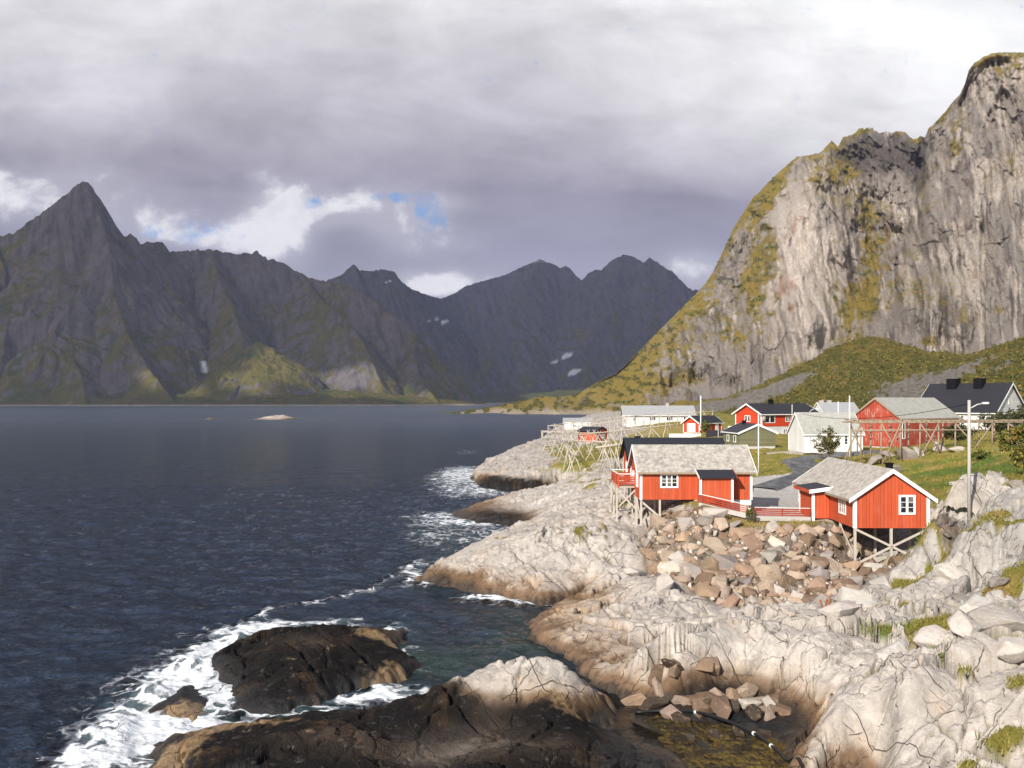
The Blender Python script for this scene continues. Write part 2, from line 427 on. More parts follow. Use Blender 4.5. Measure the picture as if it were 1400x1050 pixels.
def terrain(X, Y, detail=True):
    """height and surface colour of the shore at points of the ground plane"""
    X, Y = np.asarray(X, float), np.asarray(Y, float)
    wob = 0.5 * np.clip(Y / 60, .5, 4)
    XW = X + wob * fbm(X * .35, Y * .35, 3, 3) + 0.35 * fbm(X * 1.1, Y * 1.1, 2, 8)
    YW = Y + wob * 1.6 * fbm(X * .3 + 40, Y * .3, 3, 4) + 0.5 * fbm(X * 1.0 + 9, Y * 1.0, 2, 9)
    d = np.full(X.shape, -1e9)
    for poly in (MAIN, FORE, ISLET, ISLET_B, STONE):
        q, ins = seg_dist(XW, YW, poly)
        d = np.maximum(d, np.where(ins, q * (.35 if poly is ISLET_B else 1), -q))
    h = _hfun(X / Y, np.log(Y))
    h = np.maximum(h, 0.35)
    dome = 1.15 * np.sqrt(np.maximum(d, 0)) + 0.45 * np.maximum(d, 0)
    k = 0.5
    z = np.where(d > 0, -np.log(np.exp(-np.minimum(h, 60) / k) + np.exp(-np.minimum(dome, 60) / k)) * k, -0.35 * np.minimum(-d, 9) ** 0.9)
    z = np.where(d > 0, np.maximum(z, np.minimum(d * .8, .3)), z)
    land = sstep(d, -0.5, 1.5)
    far = sstep(Y, 85, 125) * sstep(d, 6, 22)
    yq, yin = seg_dist(X, Y, YARD)
    yard = np.where(yin, 1.0, np.clip(1 - yq / 1.5, 0, 1))
    rq, rin = seg_dist(X, Y, RUBBLE)
    rub = np.where(rin, 1.0, np.clip(1 - rq / 1.0, 0, 1))
    sq, sin_ = seg_dist(X, Y, STACK)
    rub = np.maximum(rub, np.where(sin_, 1.0, 0))
    gn = fbm(X * .16, Y * .16, 4, 21)
    gn2 = fbm(X * .6, Y * .45, 4, 22)
    grass = 1.15 * far * sstep(X / Y, 0.06, 0.2) + blobsum(X, Y, GRASS_B) * 1.0 + 0.95 * sstep(Y, 90, 120) * sstep(X / Y, .13, .2) + gn * .9 + gn2 * .55 - .42
    nr_ = 1 - sstep(Y, 75, 95)
    grass = grass + nr_ * (blobsum(X, Y, GRASS_B) * .45 + fbm(X * 1.3, Y * .9, 4, 23) * .8 - .12)
    grass = grass - 1.2 * sstep(yard, .2, .8) - rub * .45
    grass = grass * sstep(d, 1.0, 4.0)
    gm = sstep(grass, 0.20, 0.42)
    # ------- relief of the rock
    blocky = sstep(fbm(X * .09, Y * .09, 3, 31), -.35, .25) * .6 + .2
    blocky = blocky + blobsum(X, Y, [(1010, 900, 2, 130, 60, .9), (1050, 960, .5, 110, 40, .9), (980, 940, 1, 110, 26, .8), (1320, 870, 3.6, 150, 70, .9), (1180, 850, 2.5, 90, 60, .8), (1250, 990, 2.5, 160, 60, .5), (850, 860, 1.2, 110, 40, .5), (760, 770, 2.5, 120, 40, .35), (860, 760, 2.4, 50, 40, .5), (1350, 760, 5, 70, 60, .9)])
    blocky = blocky - .45 * np.clip(blobsum(X, Y, [(720, 760, 2, 150, 50, 1.0), (730, 650, 2.8, 90, 40, 1.0), (850, 850, 1.3, 90, 40, .6)]), 0, 1)
    blocky = np.clip(blocky, 0, 1.3) * (1 - .85 * gm) * (1 - yard)
    th = 0.5
    a, b = X * math.cos(th) + Y * math.sin(th), -X * math.sin(th) + Y * math.cos(th)
    wa, wb = a + .8 * fbm(a * .5, b * .5, 3, 41), b + .8 * fbm(a * .5 + 7, b * .5, 3, 42)
    f1, f2, ox, oy, ca = worley(wa / 5.2, wb / 3.4, 50)
    c1 = f2 - f1
    t1 = (hash01(ca, 1) - .5) * ox * 1.6 + (hash01(ca, 2) - .5) * oy * 1.6 + (ca - .5) * .5
    f1b, f2b, ox2, oy2, cb = worley(wa / 1.9 + 3, wb / 1.25, 60)
    c2 = f2b - f1b
    t2 = (hash01(cb, 1) - .5) * ox2 * 1.2 + (hash01(cb, 2) - .5) * oy2 * 1.2 + (cb - .5) * .6
    f1c, f2c, ox3, oy3, cc = worley(wa / .75 + 9, wb / .5, 70)
    c3 = f2c - f1c
    patch = sstep(fbm(X * .22 + 5, Y * .22, 3, 77), -.1, .45)
    rmask = blobsum(X, Y, [(1290, 880, 3.3, 170, 130, 1.0)])
    e = t1 * (1.10 + .5 * np.clip(rmask, 0, 1)) + 0.40 * (sstep(c1, 0, .05) - 1)
    e = e * blocky
    j1 = joint(a / 4.6 + .10 * fbm(a * .25, b * .25, 3, 43) + .02 * b, 44, b * .12)
    j2 = joint(b / 3.4 + .12 * fbm(a * .25, b * .3, 3, 45), 46, a * .09)
    j3 = joint((a * .8 + b * .6) / 1.7 + .15 * fbm(a * .4, b * .4, 3, 47), 48, b * .25) * patch
    jt = np.maximum.reduce([j1, j2, j3 * .7])
    e2 = (t2 * .55 + .16 * (sstep(c2, 0, .07) - 1)) * np.clip(blocky * .55 + patch * .75 - .1, 0, 1.2)
    e3 = ((cc - .5) * .14 + (hash01(cc, 1) - .5) * ox3 * .25 + .06 * (sstep(c3, 0, .1) - 1)) * np.clip(patch * 1.3 - .25 + blocky * .25, 0, 1)
    fol = ridged(a * .25 + .4 * fbm(a * .3, b * .3, 2, 5), b * 1.5, 4, 81) - .6
    e = e - jt * .30
    led = (saw(b / 1.9 + .35 * fbm(a * .2, b * .35, 3, 92) + .1 * a / 4) - .5) * .42 * sstep(fbm(X * .11 + 9, Y * .11, 3, 93), -.25, .25) + (saw(b / .62 + .4 * fbm(a * .5, b * .6, 3, 94)) - .5) * .13 * patch
    sm = fbm(X * .20, Y * .20, 2, 91) * .42 + fol * .10 + led
    hard = (1 - .9 * gm) * (1 - yard) * (1 - .35 * rub) * land
    near = np.clip(90 / np.maximum(Y, 1), .35, 1)
    amp = np.clip(.35 + np.maximum(z, 0) * .42, .2, 1.0)
    vs = sstep(fbm(X * .12 + 3, Y * .12, 2, 97), -.2, .5)
    jag = (ridged(X * .9, Y * .7, 4, 95) - .62) * (.07 + .22 * vs * patch)
    outc = blobsum(X, Y, [(1345, 760, 5, 60, 60, 1.0)])
    ver = (ridged(X * .62 + Y * .12, Y * .10, 3, 99) - .62) * 2.0 * np.clip(outc, 0, 1)
    dz = (e + e2 + e3 + sm + jag + ver) * hard * amp * 1.0
    z = z + dz
    z = z + gm * (fbm(X * .7, Y * .7, 4, 33) * .22 + .08 + fbm(X * .08, Y * .08, 2, 34) * .5 * far) * (1 - yard)
    # kelp bed in the pool on the right
    kp = blobsum(X, Y, [(985, 1015, 0, 95, 30, 1.0), (1040, 1042, 0, 60, 18, .8), (905, 985, 0, 40, 10, .5), (960, 1060, 0, 90, 20, .9)]) * sstep(-d, -1.0, .6)
    kl = ridged(X * 2.6 + fbm(X, Y, 3, 36), Y * 2.0, 5, 35, .65)
    z = np.where(d < .5, np.maximum(z, lerp(z, .0 + .24 * (kl - .46), sstep(kp, .25, .5))), z)
    # islets: keep low fringe wet
    if not detail:
        return z
    # ------- colour
    n1, n2, n3 = fbm(X * .5, Y * .5, 5, 101), fbm(X * 2.3, Y * 2.0, 4, 102), fbm(X * .12, Y * .12, 3, 103)
    rock = mixc(np.array([.47, .425, .38]) * np.ones(X.shape + (3,)), (.36, .325, .295), sstep(n1 + .5 * n2, -.1, .7) * .8)
    rock = mixc(rock, (.56, .51, .46), sstep(n3 + .6 * n1, .0, .5) * .6)
    rock = mixc(rock, (.50, .36, .24), sstep(fbm(X * .3 + 8, Y * .3, 4, 104), .22, .6) * .5)
    grey = blobsum(X, Y, [(1345, 750, 5, 80, 70, 1.0), (1290, 730, 5, 30, 50, .8), (1300, 830, 3.5, 130, 60, .4)])
    rock = mixc(rock, np.array([.34, .325, .305]), np.clip(grey, 0, 1) * .75)
    rock = mixc(rock, (.27, .245, .215), np.clip(fol * 1.9 - .28, 0, 1) * .55 * (1 - gm))
    rock = rock * (1 + .22 * n2 + .20 * fbm(X * 1.1 + 3, Y * .9, 4, 131))[..., None]
    rock = mixc(rock, (.27, .235, .20), sstep(fbm(X * 1.7, Y * 1.3, 4, 132), .18, .42) * .5 * (1 - gm))
    crack = np.maximum.reduce([jt * .55, (1 - sstep(c1, .0, .018)) * blocky * .7, (1 - sstep(c2, .0, .03)) * np.clip(blocky * .4 + patch * .6 - .1, 0, 1), (1 - sstep(c3, 0, .06)) * np.clip(patch - .4, 0, 1)])
    crack = crack * sstep(fbm(X * .8, Y * .8, 2, 111), -.35, .25)
    rock = mixc(rock, (.085, .066, .042), np.clip(crack, 0, 1) * .9)
    moss = crack * sstep(fbm(X * .25, Y * .25, 3, 112) + .12 * np.clip(z - 2, -3, 1), .05, .4)
    rock = mixc(rock, (.20, .17, .03), moss * .8)
    tide = z + .45 * fbm(X * .45, Y * .45, 4, 120) + .22 * n2
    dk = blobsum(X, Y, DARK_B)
    shoreness = 1 - sstep(d, 2.0, 9.0)
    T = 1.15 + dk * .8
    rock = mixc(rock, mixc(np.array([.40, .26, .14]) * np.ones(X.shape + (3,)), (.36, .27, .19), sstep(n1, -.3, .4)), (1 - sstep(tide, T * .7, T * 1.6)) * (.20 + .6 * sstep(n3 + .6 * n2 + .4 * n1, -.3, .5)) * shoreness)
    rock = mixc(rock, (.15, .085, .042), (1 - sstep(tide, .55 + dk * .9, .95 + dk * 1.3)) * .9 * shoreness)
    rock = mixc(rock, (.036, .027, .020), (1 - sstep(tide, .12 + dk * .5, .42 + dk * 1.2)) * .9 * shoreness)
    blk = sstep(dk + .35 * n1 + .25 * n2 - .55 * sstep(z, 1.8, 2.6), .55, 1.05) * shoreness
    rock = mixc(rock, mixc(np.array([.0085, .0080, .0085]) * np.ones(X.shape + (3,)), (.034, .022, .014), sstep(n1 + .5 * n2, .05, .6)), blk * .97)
    tn = sstep(blobsum(X, Y, TAN_B) + .7 * n1 + .5 * n2, .55, .95)
    rock = mixc(rock, mixc(np.array([.27, .18, .095]) * np.ones(X.shape + (3,)), (.07, .045, .02), sstep(n2, .1, .5)), tn * .9 * shoreness)
    gcol = mixc(np.array([.23, .205, .045]) * np.ones(X.shape + (3,)), (.37, .265, .09), sstep(n1 + .6 * gn2, -.1, .6))
    gcol = mixc(gcol, (.125, .17, .035), sstep(fbm(X * .2 + 3, Y * .2, 3, 130) + blobsum(X, Y, [(1340, 645, 7.6, 70, 14, .5), (1010, 648, 6, 60, 8, .5)]), .12, .5))
    gcol = mixc(gcol, (.42, .31, .12), np.clip(blobsum(X, Y, [(990, 696, 5.6, 45, 7, .8), (1070, 722, 4.5, 60, 7, .8), (900, 585, 7, 60, 6, .8), (1275, 730, 4, 10, 26, .6)]), 0, .9))
    gcol = gcol * (1 - .22 * nr_)[..., None]
    col = mixc(rock, gcol, gm)
    dirt = mixc(np.array([.10, .075, .055]) * np.ones(X.shape + (3,)), (.26, .19, .13), sstep(n2, -.2, .5))
    col = mixc(col, dirt, rub * (1 - gm * .6) * .85)
    grav = np.array([.50, .48, .45]) * (1 + .25 * n2 + .12 * n1)[..., None]
    col = mixc(col, grav, sstep(yard, .4, .8))
    kcol = mixc(np.array([.12, .078, .012]) * np.ones(X.shape + (3,)), (.03, .019, .005), sstep(kl + .6 * n2 + .5 * fbm(X * .9, Y * .8, 3, 37), .35, .8))
    col = mixc(col, kcol, sstep(kp, .25, .5) * (1 - sstep(d, .2, .9)))
    wet = (1 - sstep(tide, .3, .8)) * shoreness
    rk = (1 - gm) * (1 - sstep(yard, .3, .7))
    return z, col, rk, wet, d, gm, crack

def saw(q):
    f = q - np.floor(q)
    return np.where(f < .86, f / .86, (1 - f) / .14)
def joint(q, seed, along):
    k = np.floor(q)
    w = np.abs(q - k - .3 - .4 * hash01(k * .618 + seed, 5))
    on = sstep(perlin(along * 1.0 + k * 7.3, k * 3.1, seed), -.15, .15)
    return (1 - sstep(w, .010, .036)) * on
def hash01(c, k):
    q = np.sin(c * 913.7 + k * 77.7) * 43758.5453
    return q - np.floor(q)
def tz(x, y):
    return float(terrain(np.array([x]), np.array([y]), False)[0])

ys = [25.0]
while ys[-1] < 640:
    ys.append(ys[-1] + max(0.07, ys[-1] ** 2 / 12500 * .52))
ys = np.array(ys)
us = (np.arange(150, 1700, 1.42) - CX) / F
GY, GU = np.meshgrid(ys, us, indexing='ij')
GX = GU * GY
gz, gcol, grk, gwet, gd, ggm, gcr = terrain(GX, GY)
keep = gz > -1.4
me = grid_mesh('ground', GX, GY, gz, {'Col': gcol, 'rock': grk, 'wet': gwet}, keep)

mg, n, b = mat_new('shore_rock_and_turf')
pos = n.new('ShaderNodeNewGeometry').outputs['Position']
colr = n.new('ShaderNodeAttribute', attribute_name='Col').outputs['Color']
rk = n.new('ShaderNodeAttribute', attribute_name='rock').outputs['Fac']
wet = n.new('ShaderNodeAttribute', attribute_name='wet').outputs['Fac']
nzc = n.new('ShaderNodeTexNoise', {'Vector': pos, 'Scale': 0.9, 'Detail': 4.0, 'Roughness': 0.6}).outputs[1]
wp = n.vm('ADD', pos, n.vm('MULTIPLY', nzc, (0.45, 0.45, 0.45)))
rot_ = n.new('ShaderNodeVectorRotate', {'Vector': wp, 'Angle': 0.55}, rotation_type='Z_AXIS').outputs[0]
wp = n.vm('MULTIPLY', rot_, (0.85, 0.5, 1.2))
d1 = n.noise(pos, 3.0, 8.0, 0.66)
d2 = n.noise(pos, 16.0, 5.0, 0.7)
d3 = n.noise(pos, 0.55, 6.0, 0.62)
st = n.noise(n.vm('MULTIPLY', pos, (1.0, 0.55, 2.2)), 1.1, 7.0, 0.62, 0.8)
def jointset(ang, spacing, wob, w, m0, m1, ms):        # thin straight-ish joints, broken into lengths
    ca_, sa_ = math.cos(ang), math.sin(ang)
    x_, y_, z_ = n.sep(pos)
    q_ = n.m('ADD', n.m('MULTIPLY', x_, ca_ / spacing), n.m('ADD', n.m('MULTIPLY', y_, sa_ / spacing), n.m('MULTIPLY', z_, .35 / spacing)))
    q_ = n.m('ADD', q_, n.m('MULTIPLY', n.noise(pos, .45 / spacing, 4.0, .6), wob))
    e_ = n.m('ABSOLUTE', n.m('SUBTRACT', n.m('FRACT', q_), .5))
    return n.m('MULTIPLY', n.ss(e_, 0.0, w, 1.0, 0.0), n.ss(n.noise(pos, ms, 3.0, .5), m0, m1))
k1 = jointset(0.35, 3.1, 1.0, .010, .48, .55, .30)
k2 = jointset(1.75, 2.3, 1.1, .012, .52, .58, .42)
k3 = jointset(2.6, 1.1, 1.4, .024, .51, .60, .8)
k4 = jointset(0.9, 0.55, 1.6, .045, .53, .62, 1.1)
ck = n.m('MAXIMUM', n.m('MAXIMUM', k1, k2), n.m('MAXIMUM', n.m('MULTIPLY', k3, .8), n.m('MULTIPLY', k4, .55)))
cell = n.sep(n.vor(wp, 1.25, 'F1', 1))[0]
f = n.m('ADD', 0.30, n.m('ADD', n.m('MULTIPLY', d1, 0.62), n.m('ADD', n.m('MULTIPLY', d2, 0.40), n.m('MULTIPLY', d3, 0.34))))
f = n.m('MULTIPLY', f, n.m('ADD', 0.93, n.m('MULTIPLY', n.m('MULTIPLY', cell, rk), 0.16)))
c = n.mix(1.0, colr, n.xyz(f, f, f), 'MULTIPLY')
c = n.mix(n.m('MULTIPLY', n.m('MULTIPLY', ck, rk), 0.72), c, (0.075, 0.058, 0.040))
lich = n.m('MULTIPLY', n.ss(n.noise(pos, 2.1, 7.0, .75), .57, .66), n.m('MULTIPLY', rk, .28))
c = n.mix(n.m('MULTIPLY', lich, n.m('SUBTRACT', 1.0, wet)), c, (0.21, 0.195, 0.175))
rus = n.m('MULTIPLY', n.ss(n.noise(pos, 0.8, 7.0, .7), .60, .72), n.m('MULTIPLY', rk, .40))
c = n.mix(n.m('MULTIPLY', rus, n.m('SUBTRACT', 1.0, wet)), c, (0.42, 0.29, 0.19))
n.put(b.inputs['Base Color'], c)
n.put(b.inputs['Roughness'], n.m('SUBTRACT', 0.92, n.m('MULTIPLY', wet, 0.45)))
n.put(b.inputs['Specular IOR Level'], n.m('ADD', 0.10, n.m('MULTIPLY', wet, 0.3)))
hh = n.m('ADD', n.m('MULTIPLY', d1, 0.26), n.m('ADD', n.m('MULTIPLY', d2, 0.09), n.m('MULTIPLY', st, 0.20)))
hh = n.m('ADD', hh, n.m('MULTIPLY', n.m('MULTIPLY', cell, rk), 0.10))
hh = n.m('SUBTRACT', hh, n.m('MULTIPLY', n.m('MULTIPLY', ck, rk), 0.30))
bump(n, b, hh, 0.9, 0.50)
setp(link('ground', me, mg), kind='structure')

# ------------------------------------------------------------------ the sea
uw = (np.arange(-260, 1420, 2.0) - CX) / F
yw = [22.0]
while yw[-1] < 150:
    yw.append(yw[-1] + max(0.10, yw[-1] ** 2 / 17500 * .62))
while yw[-1] < 9000:
    yw.append(yw[-1] * 1.03)
yw = np.array([-200.0, 5.0] + yw)
WY, WU = np.meshgrid(yw, uw, indexing='ij')
WX = WU * np.maximum(WY, 60 * (WY < 10) + 0)
WX = np.where(WY < 10, WU * 600, WX)
nearw = (1 - sstep(WY, 120, 260)) * sstep(WY, 12, 24)
wz = (fbm(WX * .33 + .2 * WY, WY * .22, 3, 201) * .26 + fbm(WX * .9, WY * .7, 3, 202) * .11) * nearw
FOAM_B = [(120, 1042, 0, 40, 26, 1.2), (170, 1010, 0, 46, 28, 1.15), (200, 965, 0, 52, 22, 1.2), (235, 930, 0, 50, 20, 1.25), (275, 905, 0, 40, 18, 1.3), (300, 882, 0, 30, 16, 1.5),
          (345, 862, 0, 50, 9, 1.2), (420, 855, 0, 60, 5, .9), (245, 1000, 0, 40, 14, .9), (330, 990, 0, 70, 8, .7), (300, 925, 0, 46, 12, .9), (302, 962, 0, 12, 18, .9), (225, 995, 0, 60, 8, .8), (360, 945, 0, 40, 8, .8),
          (470, 960, 0, 80, 8, 1.0), (555, 955, 0, 60, 8, 1.15), (590, 948, 0, 30, 6, .9), (440, 978, 0, 70, 8, .7), (590, 1040, 0, 20, 6, .9), (540, 862, 0, 26, 5, .8), (555, 905, 0, 20, 14, .45),
          (630, 655, 0, 30, 10, 1.0), (625, 645, 0, 22, 6, .8), (660, 672, 0, 40, 6, .9), (640, 716, 0, 55, 5, 1.05), (592, 706, 0, 30, 6, .8), (700, 728, 0, 40, 4, .6), (600, 745, 0, 50, 10, .28),
          (660, 818, 0, 36, 6, 1.2), (740, 822, 0, 26, 5, 1.1), (700, 822, 0, 40, 5, .7), (562, 788, 0, 14, 12, .8), (640, 765, 0, 40, 6, .55), (610, 775, 0, 20, 6, .7), (760, 680, 0, 30, 4, .8),
          (650, 735, 0, 40, 8, .4), (580, 732, 0, 30, 6, .4), (640, 618, 0, 20, 4, .3), (690, 632, 0, 20, 4, .4)]
TRAIL = [wx(a, b, 0) for a, b in ((330, 868), (365, 832), (420, 824), (470, 816), (515, 800), (545, 783), (575, 765))]
dl = np.full(WX.shape, -1e9)
sel = (WY > 10) & (WY < 320)
XS, YS = WX[sel], WY[sel]
wob = 0.5 * np.clip(YS / 60, .5, 4)
XS2, YS2 = XS + wob * fbm(XS * .35, YS * .35, 3, 3), YS + wob * 1.6 * fbm(XS * .3 + 40, YS * .3, 3, 4)
dd = np.full(XS.shape, -1e9)
for poly in (MAIN, FORE, ISLET, ISLET_B, STONE):
    q, ins = seg_dist(XS2, YS2, poly)
    dd = np.maximum(dd, np.where(ins, q, -q))
dl[sel] = dd
fo = np.zeros(WX.shape)
FB = [(a, b_, c_, d_ * 1.25, e_ * 1.3, f_ * .82) for a, b_, c_, d_, e_, f_ in FOAM_B]
fo[sel] = blobsum(XS + 1.6 * fbm(XS * .25, YS * .25, 4, 216), YS + 3.0 * fbm(XS * .22 + 7, YS * .22, 4, 217), FB) + .55 * np.exp(-(dd / (.5 + YS * .006)) ** 2) * sstep(fbm(XS * .12, YS * .12, 2, 211) - .5 * sstep(XS / YS, .02, .10) * (1 - sstep(YS, 50, 60)), -.2, .4)
tq, _ = seg_dist(XS + 1.0 * fbm(XS * .3, YS * .3, 3, 213), YS + 2.5 * fbm(XS * .25, YS * .25, 3, 214), TRAIL, False)
fo[sel] += .55 * np.exp(-(tq / .55) ** 2)
shal = np.zeros(WX.shape)
shal[sel] = np.exp(np.minimum(dd, 0) / 2.6) * .5 + blobsum(XS, YS, [(600, 905, 0, 90, 22, .85), (700, 880, 0, 60, 20, .55), (450, 985, 0, 140, 14, .7), (230, 990, 0, 70, 36, .6), (610, 745, 0, 50, 20, .35), (600, 720, 0, 50, 16, .35), (690, 840, 0, 60, 10, .4)])
shal += .5 * np.exp(-((WY - 690) / 40) ** 2) * np.exp(-((WX / WY + .26) / .13) ** 2)
pool = np.zeros(WX.shape)
pool[sel] = blobsum(XS, YS, [(890, 980, 0, 70, 22, 1.0), (970, 1020, 0, 100, 40, 1.1), (850, 955, 0, 40, 12, .7), (800, 930, 0, 30, 14, .4)])
wz = wz + np.clip(fo, 0, 1) * .10 * nearw * (1 + fbm(WX * 1.5, WY * 1.5, 3, 215))
wz[sel] += blobsum(XS, YS, [(332, 882, 0, 20, 9, .55), (300, 900, 0, 16, 7, .3), (262, 912, 0, 24, 7, .35), (205, 950, 0, 34, 8, .3), (150, 1000, 0, 30, 9, .3), (610, 655, 0, 20, 5, .3)]) * (1 + .8 * fbm(XS * 1.4, YS * 1.4, 3, 218))
wz = wz * (1 - .85 * np.clip(pool, 0, 1))
deep = sstep(-dl, -1.5, 0.2) > 0
me = grid_mesh('water', WX, WY, wz, {'foam': np.clip(fo, 0, 1.6), 'shal': np.clip(shal, 0, 1), 'pool': np.clip(pool, 0, 1)}, (dl < 2.5))
mw, n, b = mat_new('sea_water')
pos = n.new('ShaderNodeNewGeometry').outputs['Position']
px_, py_, pz_ = n.sep(pos)
flat = n.xyz(px_, py_, 0.0)
foam = n.new('ShaderNodeAttribute', attribute_name='foam').outputs['Fac']
shl = n.new('ShaderNodeAttribute', attribute_name='shal').outputs['Fac']
pl = n.new('ShaderNodeAttribute', attribute_name='pool').outputs['Fac']
wv = n.vm('MULTIPLY', flat, (0.75, 1.15, 1.0))
w1 = n.noise(wv, 0.16, 3.0, 0.5, 0.4)
w2 = n.noise(wv, 0.55, 5.0, 0.62, 0.6)
w3 = n.noise(n.vm('MULTIPLY', flat, (1.0, 1.6, 1.0)), 2.6, 5.0, 0.6, 0.3)
w4 = n.noise(flat, 0.012, 3.0, 0.5, 0.5)
dist0 = n.ss(py_, 90.0, 700.0)
base = n.mix(n.ss(w2, 0.42, 0.66), (0.005, 0.0125, 0.029), (0.016, 0.033, 0.066))
base = n.mix(n.m('MULTIPLY', dist0, .8), base, (0.012, 0.030, 0.062))
base = n.mix(shl, base, (0.017, 0.036, 0.032))
base = n.mix(n.m('MULTIPLY', pl, 0.9), base, n.mix(n.noise(flat, 0.7, 5.0, 0.6), (0.006, 0.005, 0.0035), (0.022, 0.016, 0.007)))
lace = n.vor(n.vm('ADD', flat, n.vm('SCALE', n.new('ShaderNodeTexNoise', {'Vector': flat, 'Scale': 0.6, 'Detail': 4.0}).outputs[1], (0, 0, 0))), 1.1, 'DISTANCE_TO_EDGE')
nz = n.new('ShaderNodeTexNoise', {'Vector': flat, 'Scale': 0.7, 'Detail': 4.0}).outputs[1]
lace = n.vor(n.vm('ADD', flat, n.vm('MULTIPLY', nz, (2.4, 2.4, 0))), 0.9, 'DISTANCE_TO_EDGE')
lc = n.ss(lace, 0.0, 0.26, 1.0, 0.0)
fn = n.noise(n.vm('MULTIPLY', flat, (1.0, 0.8, 1.0)), 0.55, 9.0, 0.68, 0.35)
fm = n.m('ADD', foam, n.m('ADD', n.m('MULTIPLY', n.m('SUBTRACT', fn, 0.5), 3.3), n.m('MULTIPLY', n.m('SUBTRACT', lc, 0.5), 1.0)))
fm = n.ss(fm, 0.50, 1.30)
fm = n.m('MULTIPLY', fm, n.ss(foam, 0.08, 0.3))
caps = n.m('MULTIPLY', n.ss(n.noise(wv, 0.42, 6.0, 0.7, 1.0), 0.765, 0.80), 0.5)
fm = n.m('MAXIMUM', fm, n.m('MULTIPLY', caps, n.m('SUBTRACT', 1.0, pl)))
mistf = n.m('MULTIPLY', n.ss(foam, 0.25, 1.1), 0.28)
base = n.mix(mistf, base, (0.22, 0.30, 0.31))
base = n.mix(fm, base, (0.70, 0.73, 0.76))
n.put(b.inputs['Base Color'], base)
dist = n.ss(py_, 90.0, 900.0)
n.put(b.inputs['Roughness'], n.m('ADD', n.m('ADD', 0.10, n.m('MULTIPLY', dist, .22)), n.m('MULTIPLY', fm, 0.6)))
n.put(b.inputs['IOR'], 1.33)
n.put(b.inputs['Specular IOR Level'], n.m('MULTIPLY', 0.5, n.m('SUBTRACT', 1.0, n.m('MULTIPLY', fm, .9))))
hgt = n.m('ADD', n.m('MULTIPLY', w1, 2.2), n.m('ADD', n.m('MULTIPLY', w2, 1.0), n.m('MULTIPLY', w3, 0.34)))
hgt = n.m('MULTIPLY', hgt, n.m('SUBTRACT', 1.0, n.m('MULTIPLY', pl, 0.88)))
hgt = n.m('MULTIPLY', hgt, n.m('SUBTRACT', 1.0, n.m('MULTIPLY', n.ss(foam, .1, .8), 0.8)))
hgt = n.m('ADD', hgt, n.m('MULTIPLY', fm, .12))
bump(n, b, hgt, 1.0, 1.0)
setp(link('water', me, mw), kind='structure')
# ------------------------------------------------------------------ mountains across the fjord (height fields built from ridge lines)
def ridge_field(X, Y, ridges, seed):
    h = np.full(X.shape, -60.0)
    near, arc = np.full(X.shape, 1e9), np.zeros(X.shape)
    wX = X + 40 * fbm(X / 300, Y / 300, 3, seed) + 10 * fbm(X / 70, Y / 70, 3, seed + 3)
    wY = Y + 40 * fbm(X / 300 + 9, Y / 300, 3, seed + 1) + 10 * fbm(X / 70, Y / 70 + 5, 3, seed + 4)
    run = 0.0
    for pts, s_front, s_back in ridges:
        W3 = [wy(*p) for p in pts]
        for (ax, ay, az), (bx, by, bz) in zip(W3[:-1], W3[1:]):
            ex, ey = bx - ax, by - ay
            L = math.hypot(ex, ey) + 1e-6
            L2 = L * L
            t = np.clip((X - ax) * ex / L2 + (Y - ay) * ey / L2, 0, 1)
            tu = (wX - ax) * ex / L2 + (wY - ay) * ey / L2
            tw = np.clip(tu, 0, 1)
            dist0 = np.hypot(X - ax - t * ex, Y - ay - t * ey)
            distw = np.hypot(wX - ax - tw * ex, wY - ay - tw * ey)
            k = sstep(dist0, 8, 120)
            dist = dist0 * (1 - k) + distw * k
            s = np.where((wY - ay - tw * ey) > 0, s_back, s_front)
            zz = az + (bz - az) * t - s * dist + .00034 * s * np.minimum(dist, 1100) ** 2
            win = zz > h
            near = np.where(win, dist0, near)
            arc = np.where(win, run + np.clip(tu, -1.5, 2.5) * L, arc)
            h = np.maximum(h, zz)
            run += L
    return h, near, arc
def z_warp(X, Y, seed):
    return (X + .3 * Y) / 420 + .3 * fbm(X / 200, Y / 200, 2, seed + 30)
